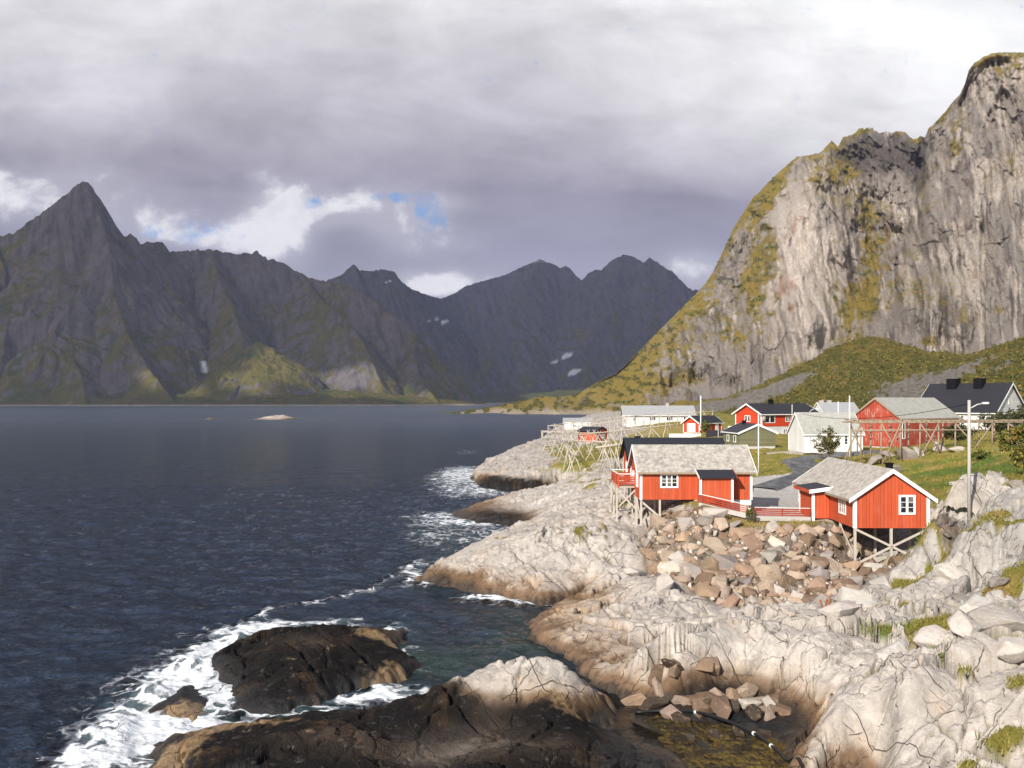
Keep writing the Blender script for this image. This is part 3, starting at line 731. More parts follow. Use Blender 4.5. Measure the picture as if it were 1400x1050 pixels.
def mountain(name, px0, px1, dpx, y0, y1, nr, ridges, seed, rockc, vegc, amp):
    uu = (np.arange(px0, px1, dpx) - CX) / F
    yv = np.linspace(y0, y1, nr)
    Y, U = np.meshgrid(yv, uu, indexing='ij')
    X = U * Y
    h, near, arc = ridge_field(X, Y, ridges, seed)
    k = sstep(near, 5, 200)
    lift = sstep(h, -20, 120)
    fl = ridged(arc / 210 + .5 * fbm(X / 200, Y / 200, 3, seed), near / 1500, 4, seed + 9) - .6
    fl2 = ridged(arc / 62 + .4 * fbm(X / 80, Y / 80, 3, seed + 2), near / 500, 4, seed + 10) - .6
    bands = fbm(z_warp(X, Y, seed), h / 42, 3, seed + 14)
    g = fl * 95 + fl2 * 30 + fbm(X / 60, Y / 60, 5, seed + 11) * 26 + bands * 16
    z = h + g * k * lift * amp + (fbm(X / 26, Y / 26, 4, seed + 12) * 7 + (ridged(X / 30, Y / 60, 3, seed + 13) - .6) * 9) * (1 - k) * lift
    z = np.where(h < -20, h, z)
    dzx, dzy = np.gradient(z, axis=1), np.gradient(z, axis=0)
    sx = dzx / np.maximum(np.gradient(X, axis=1), 1e-3)
    sy = dzy / np.gradient(Y, axis=0)
    slope = np.hypot(sx, sy)
    n1, n2 = fbm(X / 120, Y / 160, 5, seed + 20), fbm(X / 30, Y / 50, 4, seed + 21)
    n3 = fbm((X + .35 * z) / 22, (Y + z) / 240, 4, seed + 22)
    veg = sstep(1.55 - slope * .8 + 1.0 * n1 + .45 * n2 - .0007 * z, .05, .55)
    rock = mixc(np.array(rockc) * np.ones(X.shape + (3,)), np.array(rockc) * .55, sstep(n3 + .4 * n2, -.1, .5))
    rock = mixc(rock, np.array(rockc) * 1.5, sstep(n1 - .3 * n3, .2, .7) * .6)
    vg = mixc(np.array(vegc) * np.ones(X.shape + (3,)), (.135, .112, .030), sstep(n2 + n1, -.1, .6))
    vg = mixc(vg, (.05, .08, .02), sstep(fbm(X / 70 + 4, Y / 70, 4, seed + 25), .05, .5))
    col = mixc(rock, vg, veg * .93)
    col = mixc(col, (.42, .37, .31), (1 - sstep(z, 2.0, 6.0)) * sstep(z, -2, 0) * .9)
    return X, Y, z, col, slope
mm, n, b = mat_new('mountain_rock')
pos = n.new('ShaderNodeNewGeometry').outputs['Position']
colr = n.new('ShaderNodeAttribute', attribute_name='Col').outputs['Color']
q1 = n.noise(pos, 0.035, 8.0, 0.65)
f = n.m('ADD', 0.35, n.m('MULTIPLY', q1, 1.3))
n.put(b.inputs['Base Color'], n.mix(1.0, colr, n.xyz(f, f, f), 'MULTIPLY'))
n.put(b.inputs['Roughness'], 0.95)
n.put(b.inputs['Specular IOR Level'], 0.0)
bump(n, b, q1, 0.8, 22.0)

LEFT = [
    ([(-420, 360, 3100), (-200, 300, 3050), (-90, 345, 2950), (-10, 324, 3000), (18, 319, 3000), (60, 289, 3000), (88, 266, 3000), (104, 254, 3000), (114, 247, 3000), (121, 250, 3000),
      (127, 268, 2990), (134, 290, 2980), (146, 313, 2960), (158, 326, 2960), (163, 324, 2980), (170, 321, 3020), (178, 318, 3040), (186, 325, 3060), (191, 333, 3080), (205, 330, 3150), (222, 331, 3200),
      (231, 344, 3230), (262, 342, 3300), (290, 340, 3350), (322, 347, 3400), (345, 345, 3420), (352, 341, 3430), (360, 350, 3430), (390, 360, 3450), (412, 374, 3450), (440, 384, 3400),
      (470, 388, 3300), (500, 402, 3250), (540, 430, 3200), (570, 456, 3180), (600, 491, 3170), (625, 522, 3160), (645, 541, 3160), (668, 553, 3160)], 1.62, 1.5),
    ([(127, 268, 2990), (146, 318, 2900), (150, 345, 2840), (155, 400, 2720), (172, 450, 2620), (200, 500, 2520), (236, 545, 2430)], 1.35, 1.15),
    ([(150, 345, 2840), (110, 395, 2700), (75, 450, 2580), (40, 520, 2440)], 1.2, 1.1),
    ([(-10, 324, 3000), (8, 370, 2850), (14, 420, 2720), (4, 480, 2560), (-6, 540, 2420)], 1.3, 1.3),
    ([(88, 470, 2560), (110, 510, 2450), (118, 550, 2360)], 1.1, 1.1),
    ([(290, 340, 3350), (300, 385, 3130), (318, 420, 2960), (330, 455, 2800)], 1.35, 1.35),
    ([(570, 456, 3180), (566, 490, 3010), (580, 525, 2840), (600, 549, 2660)], 1.1, 1.1),
    ([(-300, 520, 2600), (-60, 530, 2540), (60, 536, 2520), (200, 539, 2520), (330, 536, 2580), (420, 531, 2640), (480, 534, 2660), (560, 541, 2720), (660, 551, 2900)], .20, .30),
    ([(205, 332, 3150), (235, 400, 2980), (250, 450, 2860), (262, 500, 2700)], 1.2, 1.2),
    ([(412, 374, 3450), (440, 410, 3200), (478, 440, 3020), (500, 475, 2900), (520, 520, 2780)], 1.25, 1.25),
    ([(330, 478, 2700), (352, 467, 2680), (372, 474, 2680), (392, 492, 2660), (410, 516, 2640), (440, 545, 2620)], .85, .8),
    ([(352, 467, 2680), (330, 500, 2600), (312, 535, 2500)], .8, .8),
]
MX, MY, MZ, MC, MS = mountain('hills', -420, 720, 1.55, 2260, 3900, 520, LEFT, 300, (.150, .132, .140), (.105, .095, .016), .8)
wf = np.exp(-(((MX / MY - (279 - CX) / F) / .0030) ** 2)) * ((548 - (MZ - CAMH) * F / MY) > 493) * ((548 - (MZ - CAMH) * F / MY) < 510)
MC = mixc(MC, (.75, .76, .78), np.clip(wf * 1.4, 0, 1) * (MZ > 0))
o = link('mountain_ridge', grid_mesh('mountain_ridge', MX, MY, MZ, {'Col': MC}, MZ > -25), mm)
setp(o, kind='structure')

BACK = [
    ([(340, 420, 5200), (400, 392, 5200), (442, 384, 5200), (466, 376, 5150), (476, 366, 5150), (484, 360, 5150), (492, 369, 5150), (508, 370, 5180), (524, 367, 5200), (538, 370, 5250), (548, 384, 5300), (560, 393, 5400),
      (578, 401, 5600), (602, 408, 6000), (618, 402, 6200), (640, 389, 6300), (668, 381, 6350), (690, 376, 6400), (712, 365, 6400), (728, 358, 6400), (738, 354, 6400), (752, 359, 6400), (768, 366, 6400),
      (774, 362, 6400), (781, 368, 6380), (788, 377, 6350), (796, 383, 6300), (803, 374, 6250), (812, 368, 6200), (822, 369, 6200), (836, 356, 6200), (852, 348, 6200), (868, 351, 6200),
      (880, 359, 6150), (888, 351, 6100), (897, 357, 6100), (908, 365, 6050), (920, 371, 6000), (926, 382, 5950), (929, 402, 5900), (938, 404, 6100), (950, 395, 6200), (975, 405, 6200), (1050, 380, 6300)], 1.5, 1.5),
    ([(484, 360, 5150), (505, 420, 4900), (530, 460, 4700), (560, 500, 4550), (590, 540, 4400)], 1.15, 1.15),
    ([(738, 354, 6400), (700, 430, 5900), (680, 480, 5600), (660, 530, 5300)], 1.25, 1.2),
    ([(852, 348, 6200), (830, 430, 5800), (800, 490, 5500), (770, 520, 5350)], 1.3, 1.2),
    ([(920, 371, 6000), (890, 440, 5600), (850, 490, 5300), (810, 525, 5150)], 1.2, 1.2),
    ([(640, 548, 4700), (700, 541, 4600), (760, 534, 4500), (830, 530, 4400), (900, 520, 4400)], .35, .4),
]
MX, MY, MZ, MC, MS = mountain('hills', 320, 1060, 1.7, 4150, 7600, 430, BACK, 400, (.120, .108, .132), (.070, .072, .022), .9)
ppx, ppy = CX + MX / MY * F, HY - (MZ - CAMH) * F / MY
for sx0, sy0, rx, ry in ((785, 509, 13, 4.5), (776, 486, 9, 3.5), (758, 495, 6, 2.5), (608, 440, 7, 2.2), (598, 436, 4, 1.8), (586, 439, 3, 1.2), (530, 385, 6, 1.0)):
    s = np.exp(-(((ppx - sx0) / rx) ** 2 + ((ppy - sy0 + (ppx - sx0) * .3) / ry) ** 2)) + .35 * fbm(MX / 25, MY / 60, 3, 77)
    MC = mixc(MC, (.80, .80, .84), sstep(s, .38, .55) * (np.abs(ppx - sx0) < 26) * (np.abs(ppy - sy0) < 12) * (MY > 4300))
setp(link('mountain_range', grid_mesh('mountain_range', MX, MY, MZ, {'Col': MC}, MZ > -25), mm), kind='structure')

# low skerries in the fjord
for (pts, ry, zt, lab) in (((345, 402), 9.0, 3.2, 1), ((279, 294), 4.0, 1.1, 2)):
    xa, ya = wx(pts[0], 573, 0)
    xb, _ = wx(pts[1], 573, 0)
    a = np.linspace(0, 1, 60)
    c_ = np.linspace(-1, 1, 24)
    A, C = np.meshgrid(a, c_, indexing='ij')
    Xs = xa + (xb - xa) * A
    Yk = ya + C * ry * 2.2
    prof = np.sin(np.pi * A ** 1.5) ** .8
    Zs = zt * prof * np.sqrt(np.maximum(1 - C * C, 0)) * (1 + .5 * fbm(Xs / 6, Yk / 6, 4, 5)) - .4
    cs = mixc(np.array([.46, .40, .34]) * np.ones(Xs.shape + (3,)), (.20, .13, .08), 1 - sstep(Zs, .4, 1.2))
    setp(link('skerry', grid_mesh('skerry', Xs, Yk, Zs, {'Col': cs, 'rock': np.ones(Xs.shape), 'wet': np.zeros(Xs.shape)}), mg),
         'low pale rock islet alone out on the fjord' if lab == 1 else 'tiny rock just breaking the fjord surface left of the pale islet', 'skerry')

# ------------------------------------------------------------------ the great cliff on the right and the spit, talus and scree below it
CL = [  # (px, py, depth): shoreline, foot of the face, skyline, ground behind the village, bulges and gullies
    (600, 566.5, 1010), (640, 566.5, 985), (700, 566.5, 955), (760, 566.5, 940), (820, 566.5, 920), (870, 566.5, 840), (640, 558, 1060), (680, 555, 1150), (723, 546, 1150), (760, 543, 1120), (813, 525, 1060), (843, 510, 1040),
    (864, 491, 1030), (894, 459, 1000), (929, 424, 985), (954, 399, 965), (980, 373, 955), (1010, 300, 955), (1045, 255, 955), (1090, 215, 940), (1125, 205, 930), (1185, 175, 960), (1240, 182, 940),
    (1262, 187, 905), (1320, 110, 790), (1345, 78, 770), (1400, 72, 755), (1500, 60, 750), (1700, 85, 750),
    (760, 560, 960), (860, 556, 880), (920, 554, 790), (960, 545, 720), (1000, 546, 660), (1060, 520, 610), (1090, 505, 610), (1130, 482, 630), (1180, 462, 650), (1225, 470, 600), (1270, 485, 530), (1330, 488, 490), (1400, 464, 480), (1500, 452, 470), (1700, 450, 440),
    (900, 580, 520), (950, 575, 450), (1000, 572, 400), (1100, 580, 280), (1200, 577, 265), (1300, 572, 235), (1400, 566, 220), (1500, 562, 205), (1700, 562, 205), (1200, 525, 450), (1300, 530, 360), (1400, 510, 360), (1080, 548, 450), (1500, 500, 340), (1700, 500, 330),
    (1075, 300, 790), (1100, 380, 690), (1110, 450, 635), (1070, 420, 690), (1060, 350, 760), (1140, 260, 830), (1160, 330, 800), (1195, 350, 815), (1215, 420, 715), (1205, 270, 880), (1230, 330, 790), (1245, 240, 870), (1260, 300, 745),
    (1300, 300, 640), (1300, 400, 565), (1380, 300, 610), (1380, 400, 540), (1380, 180, 690), (1320, 220, 720), (980, 450, 820), (1010, 400, 830), (1020, 480, 700), (930, 500, 860), (880, 530, 880), (1000, 510, 700), (1300, 450, 520), (1250, 420, 590)]
_cf = rbf([(a / 300, b / 300) for a, b, d in CL], [math.log(d) for a, b, d in CL], 0.06)
SKY = [(590, 567), (622, 565), (640, 560), (655, 559), (680, 555.5), (700, 551), (723, 546), (745, 541.5), (760, 543), (787, 540), (813, 525), (843, 510), (864, 491), (894, 459), (929, 424), (954, 399), (966, 386), (978, 366), (990, 340), (1003, 312), (1012, 297),
       (1030, 270), (1046, 254), (1060, 240), (1075, 226), (1090, 214), (1104, 213), (1122, 208), (1130, 200), (1137, 193), (1146, 200), (1153, 187), (1165, 184), (1176, 177), (1187, 174), (1196, 178), (1205, 182), (1218, 180), (1232, 179), (1240, 184), (1249, 191),
       (1258, 186), (1265, 188), (1269, 176), (1282, 164), (1294, 150), (1304, 138), (1314, 126), (1320, 113), (1324, 96), (1332, 86), (1345, 78), (1356, 73), (1370, 71.5), (1400, 71.5), (1480, 66), (1600, 74), (1720, 90)]
BOT = [(590, 569), (870, 569.5), (900, 592), (960, 598), (1720, 600)]
cpx = np.arange(592, 1715, 1.25)
NR, NB = 470, 26
sk = np.interp(cpx, *zip(*SKY)) + 2.2 * fbm(cpx / 9, cpx * 0, 5, 500, .62) * (.45 + .8 * sstep(cpx, 980, 1030) + 1.1 * np.exp(-((cpx - 1200) / 55) ** 2)) * sstep(cpx, 700, 760)
bt = np.interp(cpx, *zip(*BOT))
t = np.linspace(0, 1, NR)[:, None]
PY = bt[None] * (1 - t) + sk[None] * t
PX = np.broadcast_to(cpx[None], PY.shape)
D = np.exp(_cf(PX / 300, PY / 300))
U = (PX - CX) / F
A_, Z0 = U * 700, CAMH + (HY - PY) / F * D
foot = np.interp(cpx, [592, 760, 860, 920, 960, 1000, 1060, 1090, 1130, 1180, 1225, 1270, 1330, 1400, 1500, 1720], [575, 568, 560, 556, 548, 546, 520, 505, 482, 462, 470, 485, 488, 464, 452, 450])[None]
face = sstep(foot - PY + 6 * fbm(PX / 40, PY / 20, 3, 515), -6, 14)
left_slope = 1 - sstep(PX + (PY - 480) * .35 + 20 * fbm(PX / 40, PY / 40, 3, 512), 900, 985)
wa = A_ + .10 * Z0 + 5 * fbm(A_ / 60, Z0 / 110, 2, 501) + 1.6 * fbm(A_ / 9, Z0 / 12, 3, 518)
r1 = ridged(wa / 62, Z0 / 190, 4, 502) - .6
r2 = ridged(wa / 19, Z0 / 75, 4, 503) - .6
r3 = fbm(wa / 7, Z0 / 20, 4, 504)
f1, f2, ox, oy, ca = worley((wa + .25 * Z0 + 8 * fbm(wa / 20, Z0 / 20, 3, 540)) / 22, Z0 / 62, 505)
f1b, f2b, ox2, oy2, cb = worley((wa + .2 * Z0 + 4 * fbm(wa / 9, Z0 / 9, 3, 541)) / 8, Z0 / 24, 506)
slab = np.exp(-(((PX - 1095 - (PY - 380) * .06) / 52) ** 2 + ((PY - 370) / 125) ** 2) ** 1.6)
rough = (1 - .72 * slab)
def pb(lst):
    s = np.zeros(PX.shape)
    for cx, cy, rx, ry, rot, w in lst:
        a, b_ = PX - cx, PY - cy
        c0, s0 = math.cos(R(rot)), math.sin(R(rot))
        s += w * np.exp(-(((a * c0 + b_ * s0) / rx) ** 2 + ((-a * s0 + b_ * c0) / ry) ** 2))
    return s
gul = pb([(1258, 250, 7, 90, 4, 1.0), (1225, 400, 7, 80, 8, .7), (1066, 440, 6, 80, -14, .8), (1290, 430, 5, 70, 0, .5), (1345, 330, 5, 90, 3, .5), (1160, 300, 6, 90, -6, .5)])
dep = (34 * gul - 58 * r1 - 24 * r2 * rough - 5.0 * r3 + (ca - .5) * 4 * rough + (hash01(ca, 3) - .5) * ox * 12 * rough + (cb - .5) * 3.5 * rough + (hash01(cb, 3) - .5) * ox2 * 7 * rough + 1.5 * (1 - sstep(f2b - f1b, 0, .14)) * rough - (ridged(wa / 8.5, Z0 / 46, 3, 516) - .6) * 9 * rough - (ridged(wa / 3.6, Z0 / 26, 2, 517) - .6) * 3.5)
edge = sstep(t, 0, .04) * (1 - sstep(t, .965, 1.0) * .8)
wl = 1 - sstep(566.5 - PY, -1, 6)
low = fbm(A_ / 20, Z0 / 10 + D / 30, 4, 507) * 9 + fbm(A_ / 6, D / 8, 3, 508) * 2.5
D2 = D + (face * dep * (1 - .45 * left_slope) + (1 - face) * low) * edge * (1 - wl) * np.clip(D / 750, .4, 1.2)
X2, Y2, Z2 = U * D2, D2, CAMH + (HY - PY) / F * D2
# behind the skyline the mountain falls away
kb = np.linspace(0, 1, NB + 1)[1:, None]
Xb, Yb = X2[-1] + kb * U[-1] * 500, Y2[-1] + kb * 500
Zb = Z2[-1] * (1 - .75 * kb ** 1.3) - kb * 20 + kb * 6 * fbm(Xb / 40, Yb / 40, 3, 509)
XX, YY, ZZ = np.vstack([X2, Xb]), np.vstack([Y2, Yb]), np.vstack([Z2, Zb])
# colours
n1, n2 = fbm(A_ / 45, Z0 / 60, 5, 520), fbm(A_ / 10, Z0 / 16, 4, 521)
stv = fbm(wa / 3.2, Z0 / 34, 5, 522, .62)
stv2 = fbm(wa / 9, Z0 / 70, 5, 523, .6)
rock = mixc(np.array([.37, .325, .29]) * np.ones(PX.shape + (3,)), (.135, .115, .107), sstep(stv + .8 * stv2 + .5 * n2, -.10, .55) * .92)
rock = mixc(rock, (.66, .58, .51), sstep(stv2 - .7 * stv + .6 * n1 + .22 * sstep(PX, 1255, 1300) + .25 * fbm(wa / 22, Z0 / 150, 3, 570), .14, .50) * .85)
rock = mixc(rock, mixc(np.array([.74, .645, .565]) * np.ones(PX.shape + (3,)), (.40, .315, .265), sstep(stv + .5 * n2, .05, .6)), slab * .9)
rust = sstep(pb([(1075, 390, 26, 70, 0, .7), (1090, 300, 30, 40, 0, .4), (1325, 345, 16, 50, 0, .35), (1320, 300, 12, 30, 20, .4)]) + .9 * n2 + .5 * n1, .55, 1.0)
rock = mixc(rock, (.50, .28, .19), rust * .75)
rock = mixc(rock, (.085, .072, .070), sstep(pb([(1258, 230, 6, 60, 4, .9), (1240, 330, 6, 80, 3, .45), (1066, 450, 5, 60, -14, .9), (1195, 212, 66, 40, 0, 1.35), (1250, 220, 20, 40, 0, .6), (1330, 440, 70, 30, 0, .45), (1290, 430, 20, 60, 0, .5), (1170, 308, 7, 6, 0, 1.2)]) + .7 * n1 + .4 * n2, .35, 1.1) * .75)
gz_ = pb([(1060, 245, 12, 40, 35, 1.0), (1045, 300, 14, 60, 12, .8), (1040, 380, 26, 50, 20, .85), (1060, 330, 10, 40, 0, .7), (1190, 330, 20, 70, -5, 1.0), (1185, 400, 24, 40, 0, .9), (1215, 360, 8, 60, 0, .6), (1170, 440, 26, 30, 0, .8),
          (1305, 200, 12, 60, -12, 1.1), (1335, 250, 22, 12, 0, .7), (1110, 205, 30, 9, 0, .7), (1340, 85, 20, 14, -30, .8), (1150, 230, 26, 12, 0, .5), (1360, 425, 50, 12, -6, .9), (1270, 470, 20, 14, 0, .6), (1250, 470, 40, 12, 0, .6),
          (970, 420, 20, 26, 0, .5), (1000, 470, 30, 12, 30, .4), (930, 520, 60, 10, -8, .45), (1090, 500, 14, 24, 0, .8), (1060, 440, 8, 50, 0, .4), (1100, 245, 30, 10, 0, .4)])
skl = np.exp(-((PY - sk[None]) / 9) ** 2) * .8 * sstep(PX, 980, 1000)
veg = gz_ + 1.0 * n1 + .55 * n2 + .35 * (-r1) + skl + .26 * (1 - sstep(PX, 1080, 1180)) - .10 * sstep(PX, 1260, 1300) + left_slope * (.66 + .5 * np.exp(-((PY - sk[None]) / 26) ** 2)) - .42 * slab
veg = veg * .9 + .75 * fbm(A_ / 5, Z0 / 7, 4, 542) + .3 * fbm(A_ / 18, Z0 / 12, 3, 543)
vegm = np.where(face > .5, sstep(veg, .42, 1.0) * .92, 1.0)
dzr = np.gradient(D2, axis=0)
ledge = sstep(dzr / np.maximum(np.abs(np.gradient(PY, axis=0)), .2) / D * 700, .8, 3.2)
vegm = np.clip(vegm + face * ledge * sstep(n1 + .5 * n2, -.15, .3) * .75, 0, 1)
g1, g2 = fbm(PX / 14, PY / 9, 4, 530), fbm(PX / 5, PY / 3.5, 3, 531)
vcol = mixc(np.array([.32, .235, .05]) * np.ones(PX.shape + (3,)), (.15, .15, .035), sstep(g1 + .4 * g2, -.05, .45))
vcol = mixc(vcol, (.055, .066, .022), sstep(g2 + .5 * g1, .22, .6) * .8)
tal = (1 - face) * sstep(PX, 950, 1010)
vcol = mixc(vcol, mixc(np.array([.11, .11, .026]) * np.ones(PX.shape + (3,)), (.27, .20, .045), sstep(g1 + .5 * g2 + .8 * fbm(PX / 45, PY / 22, 3, 560), -.3, .5)), tal * .85)
col = mixc(rock, vcol, vegm)
scree = sstep(pb([(1010, 548, 46, 9, -14, 1.2), (1060, 532, 46, 9, -22, 1.2), (1085, 520, 26, 6, -25, .8), (1215, 440, 10, 22, 10, 1.0), (1250, 525, 60, 16, -5, .75), (1330, 498, 40, 8, -20, .75), (960, 556, 60, 6, -6, .9), (1230, 545, 60, 12, 0, .75), (1290, 515, 40, 8, -10, .5), (1370, 500, 30, 8, -25, .6), (1150, 505, 30, 8, -20, .4)]) + .7 * g1 + .35 * g2 + .35 * fbm(PX / 30, PY / 14, 3, 561), .45, .85)
scree = scree * np.clip((1 - face) + pb([(1215, 440, 14, 26, 10, 1.0)]), 0, 1)
col = mixc(col, np.array([.30, .275, .25]) * (1 + .5 * g2)[..., None], scree * .9)
sh = (1 - sstep(Z0, 2.5, 6.5)) * (1 - sstep(PX, 860, 900))
col = mixc(col, (.50, .42, .33), sh * .85)
col = mixc(col, (.13, .11, .10), sstep(pb([(800, 548, 12, 8, -35, 1.0), (770, 555, 8, 5, 0, .5), (840, 552, 30, 5, 0, .5), (920, 540, 34, 14, 0, .6)]) + .5 * g2, .5, .8) * .7)
col = np.vstack([col, np.repeat(col[-1:], NB, 0)])
mc, n, b = mat_new('cliff_rock')
pos = n.new('ShaderNodeNewGeometry').outputs['Position']
colr = n.new('ShaderNodeAttribute', attribute_name='Col').outputs['Color']
str_ = n.noise(n.vm('MULTIPLY', pos, (1.0, 1.0, 0.22)), 0.30, 8.0, 0.68)
q1 = n.noise(pos, 0.45, 7.0, 0.66)
str2 = n.noise(n.vm('MULTIPLY', pos, (1.0, 1.0, 0.14)), 0.85, 7.0, 0.7)
f = n.m('ADD', -0.28, n.m('ADD', n.m('MULTIPLY', q1, 0.85), n.m('ADD', n.m('MULTIPLY', str_, 1.05), n.m('MULTIPLY', str2, 0.95))))
f = n.m('MAXIMUM', f, 0.15)
n.put(b.inputs['Base Color'], n.mix(1.0, colr, n.xyz(f, f, f), 'MULTIPLY'))
n.put(b.inputs['Roughness'], 0.95)
n.put(b.inputs['Specular IOR Level'], 0.06)
bump(n, b, n.m('ADD', n.m('MULTIPLY', str2, .7), n.m('ADD', q1, n.m('MULTIPLY', str_, 1.1))), 1.0, 4.5)
setp(link('cliff', grid_mesh('cliff', XX, YY, ZZ, {'Col': col}), mc), kind='structure')

# scrub on the slopes under the cliff: leaf clumps by the thousand
def leaf_cloud(cent, rad, cnt, size, rng, flat=0.75):
    """small four-sided leaf clumps spread through ellipsoids; returns V, F and a 0..1 tint per vertex"""
    cent, rad = np.repeat(cent, cnt, 0), np.repeat(rad, cnt)
    k = len(cent)
    dv = rng.normal(size=(k, 3))
    dv /= np.linalg.norm(dv, axis=1)[:, None]
    rr = rad * rng.random(k) ** .45
    p = cent + dv * rr[:, None] * np.array([1, 1, flat])
    a = rng.normal(size=(k, 3))
    a /= np.linalg.norm(a, axis=1)[:, None]
    nb = dv * .7 + rng.normal(size=(k, 3)) * .6
    bvec = np.cross(a, nb)
    bvec /= np.linalg.norm(bvec, axis=1)[:, None] + 1e-9
    s = size * (.6 + .8 * rng.random(k)) * (np.ones(k))
    if np.ndim(size): s = size
    a, bvec = a * s[:, None], bvec * s[:, None] * .62
    V = np.stack([p - a, p + bvec, p + a, p - bvec], 1).reshape(-1, 3)
    Fq = np.arange(k * 4).reshape(k, 4)
    return V, Fq, np.repeat(rng.random(k), 4)
ml, n, b = mat_new('leaves')
tint = n.new('ShaderNodeAttribute', attribute_name='Col').outputs['Color']
n.put(b.inputs['Base Color'], tint)
n.put(b.inputs['Roughness'], 0.7)
n.put(b.inputs['Specular IOR Level'], 0.15)
def leaf_mesh(name, V, Fq, t_, c0, c1, c2):
    cc = mixc(mixc(np.array(c0) * np.ones((len(V), 3)), c1, sstep(t_, .2, .7)), c2, sstep(t_, .75, 1.0))
    return raw_mesh(name, V, Fq, {'Col': cc}, smooth=False)
cand = np.argwhere(((1 - face) * (g1 > -.28) * (PX > 985) * (PY < 585) * (scree < .4) > .5) | ((left_slope > .6) * (vegm > .7) * (g1 > .1) * (PY < 562) > 0) | ((vegm > .8) * (g1 > .15) * (face > .5) > 0))
wgt = (D[cand[:, 0], cand[:, 1]] ** 1.0)
pick = RNG.choice(len(cand), 6500, replace=False)
ci = cand[pick]
cen = np.stack([X2[ci[:, 0], ci[:, 1]], Y2[ci[:, 0], ci[:, 1]], Z2[ci[:, 0], ci[:, 1]]], 1)
rad = (.7 + 1.8 * RNG.random(len(cen)) ** 2.0) * np.clip(cen[:, 1] / 600, .55, 1.3) * np.where(face[ci[:, 0], ci[:, 1]] > .5, .6, 1.0)
cen[:, 2] += rad * .35
V, Fq, tt = leaf_cloud(cen, rad, 16, .55, RNG)
setp(link('scrub', leaf_mesh('scrub', V, Fq, tt, (.06, .07, .018), (.14, .135, .03), (.24, .15, .035)), ml), kind='stuff')
# ------------------------------------------------------------------ materials of built things
def mat_boards(name, col, period=0.14, axis='xy', worn=0.0, wornc=(.5, .45, .4), bumps=0.5):
    m, n, b = mat_new(name)
    p = n.new('ShaderNodeTexCoord').outputs['Object']
    x, y, z = n.sep(p)
    s = n.m('ADD', x, y) if axis == 'xy' else z
    fr = n.m('FRACT', n.m('DIVIDE', s, period))
    gro = n.m('MULTIPLY', n.ss(fr, 0.0, 0.17, 1.0, 0.0), 1.0)
    pid = n.m('FLOOR', n.m('DIVIDE', s, period))
    wn = n.new('ShaderNodeTexWhiteNoise', noise_dimensions='1D')
    n.put(wn.inputs['W'], pid)
    st = n.noise(n.vm('MULTIPLY', p, (9.0, 9.0, 1.2) if axis == 'xy' else (1.2, 1.2, 9.0)), 1.0, 6.0, .6)
    bl = n.noise(p, 0.7, 5.0, .6)
    f = n.m('ADD', 0.66, n.m('ADD', n.m('MULTIPLY', wn.outputs[0], .22), n.m('ADD', n.m('MULTIPLY', st, .18), n.m('MULTIPLY', bl, .34))))
    f = n.m('SUBTRACT', f, n.m('MULTIPLY', gro, .46))
    c = n.mix(1.0, (*col, 1), n.xyz(f, f, f), 'MULTIPLY')
    if worn:
        c = n.mix(n.m('MULTIPLY', n.ss(n.m('ADD', st, n.m('MULTIPLY', bl, .6)), .82, 1.0), worn), c, wornc)
    n.put(b.inputs['Base Color'], c)
    n.put(b.inputs['Roughness'], 0.7)
    n.put(b.inputs['Specular IOR Level'], 0.2)
    bump(n, b, n.m('SUBTRACT', n.m('MULTIPLY', st, .1), gro), bumps, 0.02)
    return m
def mat_plain(name, col, rough=0.7, var=0.35, scale=3.0, spec=0.3, streak=False):
    m, n, b = mat_new(name)
    p = n.new('ShaderNodeTexCoord').outputs['Object']
    q = n.noise(n.vm('MULTIPLY', p, (1, 1, .25)) if streak else p, scale, 6.0, .65)
    f = n.m('ADD', 1 - var * .5, n.m('MULTIPLY', q, var))
    n.put(b.inputs['Base Color'], n.mix(1.0, (*col, 1), n.xyz(f, f, f), 'MULTIPLY'))
    n.put(b.inputs['Roughness'], rough)
    n.put(b.inputs['Specular IOR Level'], spec)
    bump(n, b, q, .3, .02)
    return m
def mat_slate(name, col, scale=3.4, var=0.8, pale=None):
    m, n, b = mat_new(name)
    p = n.new('ShaderNodeTexCoord').outputs['Object']
    x, y, z = n.sep(p)
    a_, b_ = n.m('ADD', x, n.m('MULTIPLY', y, 1.15)), n.m('SUBTRACT', x, n.m('MULTIPLY', y, 1.15))   # diamond courses
    ca, cb = n.m('FLOOR', n.m('MULTIPLY', a_, scale)), n.m('FLOOR', n.m('MULTIPLY', b_, scale))
    wn = n.new('ShaderNodeTexWhiteNoise', {'Vector': n.xyz(ca, cb, 0.0)}, noise_dimensions='3D')
    e = n.m('MINIMUM', n.m('FRACT', n.m('MULTIPLY', a_, scale)), n.m('FRACT', n.m('MULTIPLY', b_, scale)))
    gro = n.ss(e, 0.0, 0.16, 1.0, 0.0)
    q = n.noise(p, 0.9, 6.0, .65)
    q2 = n.noise(p, 6.0, 4.0, .6)
    f = n.m('ADD', 1.08 - var * .5, n.m('ADD', n.m('MULTIPLY', wn.outputs[0], var * .55), n.m('MULTIPLY', q2, var * .35)))
    f = n.m('SUBTRACT', f, n.m('MULTIPLY', gro, .22))
    c = n.mix(1.0, (*col, 1), n.xyz(f, f, f), 'MULTIPLY')
    if pale:
        c = n.mix(n.m('MULTIPLY', n.ss(q, .45, .68), .55), c, pale)
    n.put(b.inputs['Base Color'], c)
    n.put(b.inputs['Roughness'], 0.85)
    n.put(b.inputs['Specular IOR Level'], 0.15)
    bump(n, b, n.m('SUBTRACT', n.m('MULTIPLY', wn.outputs[0], .6), gro), .6, .03)
    return m
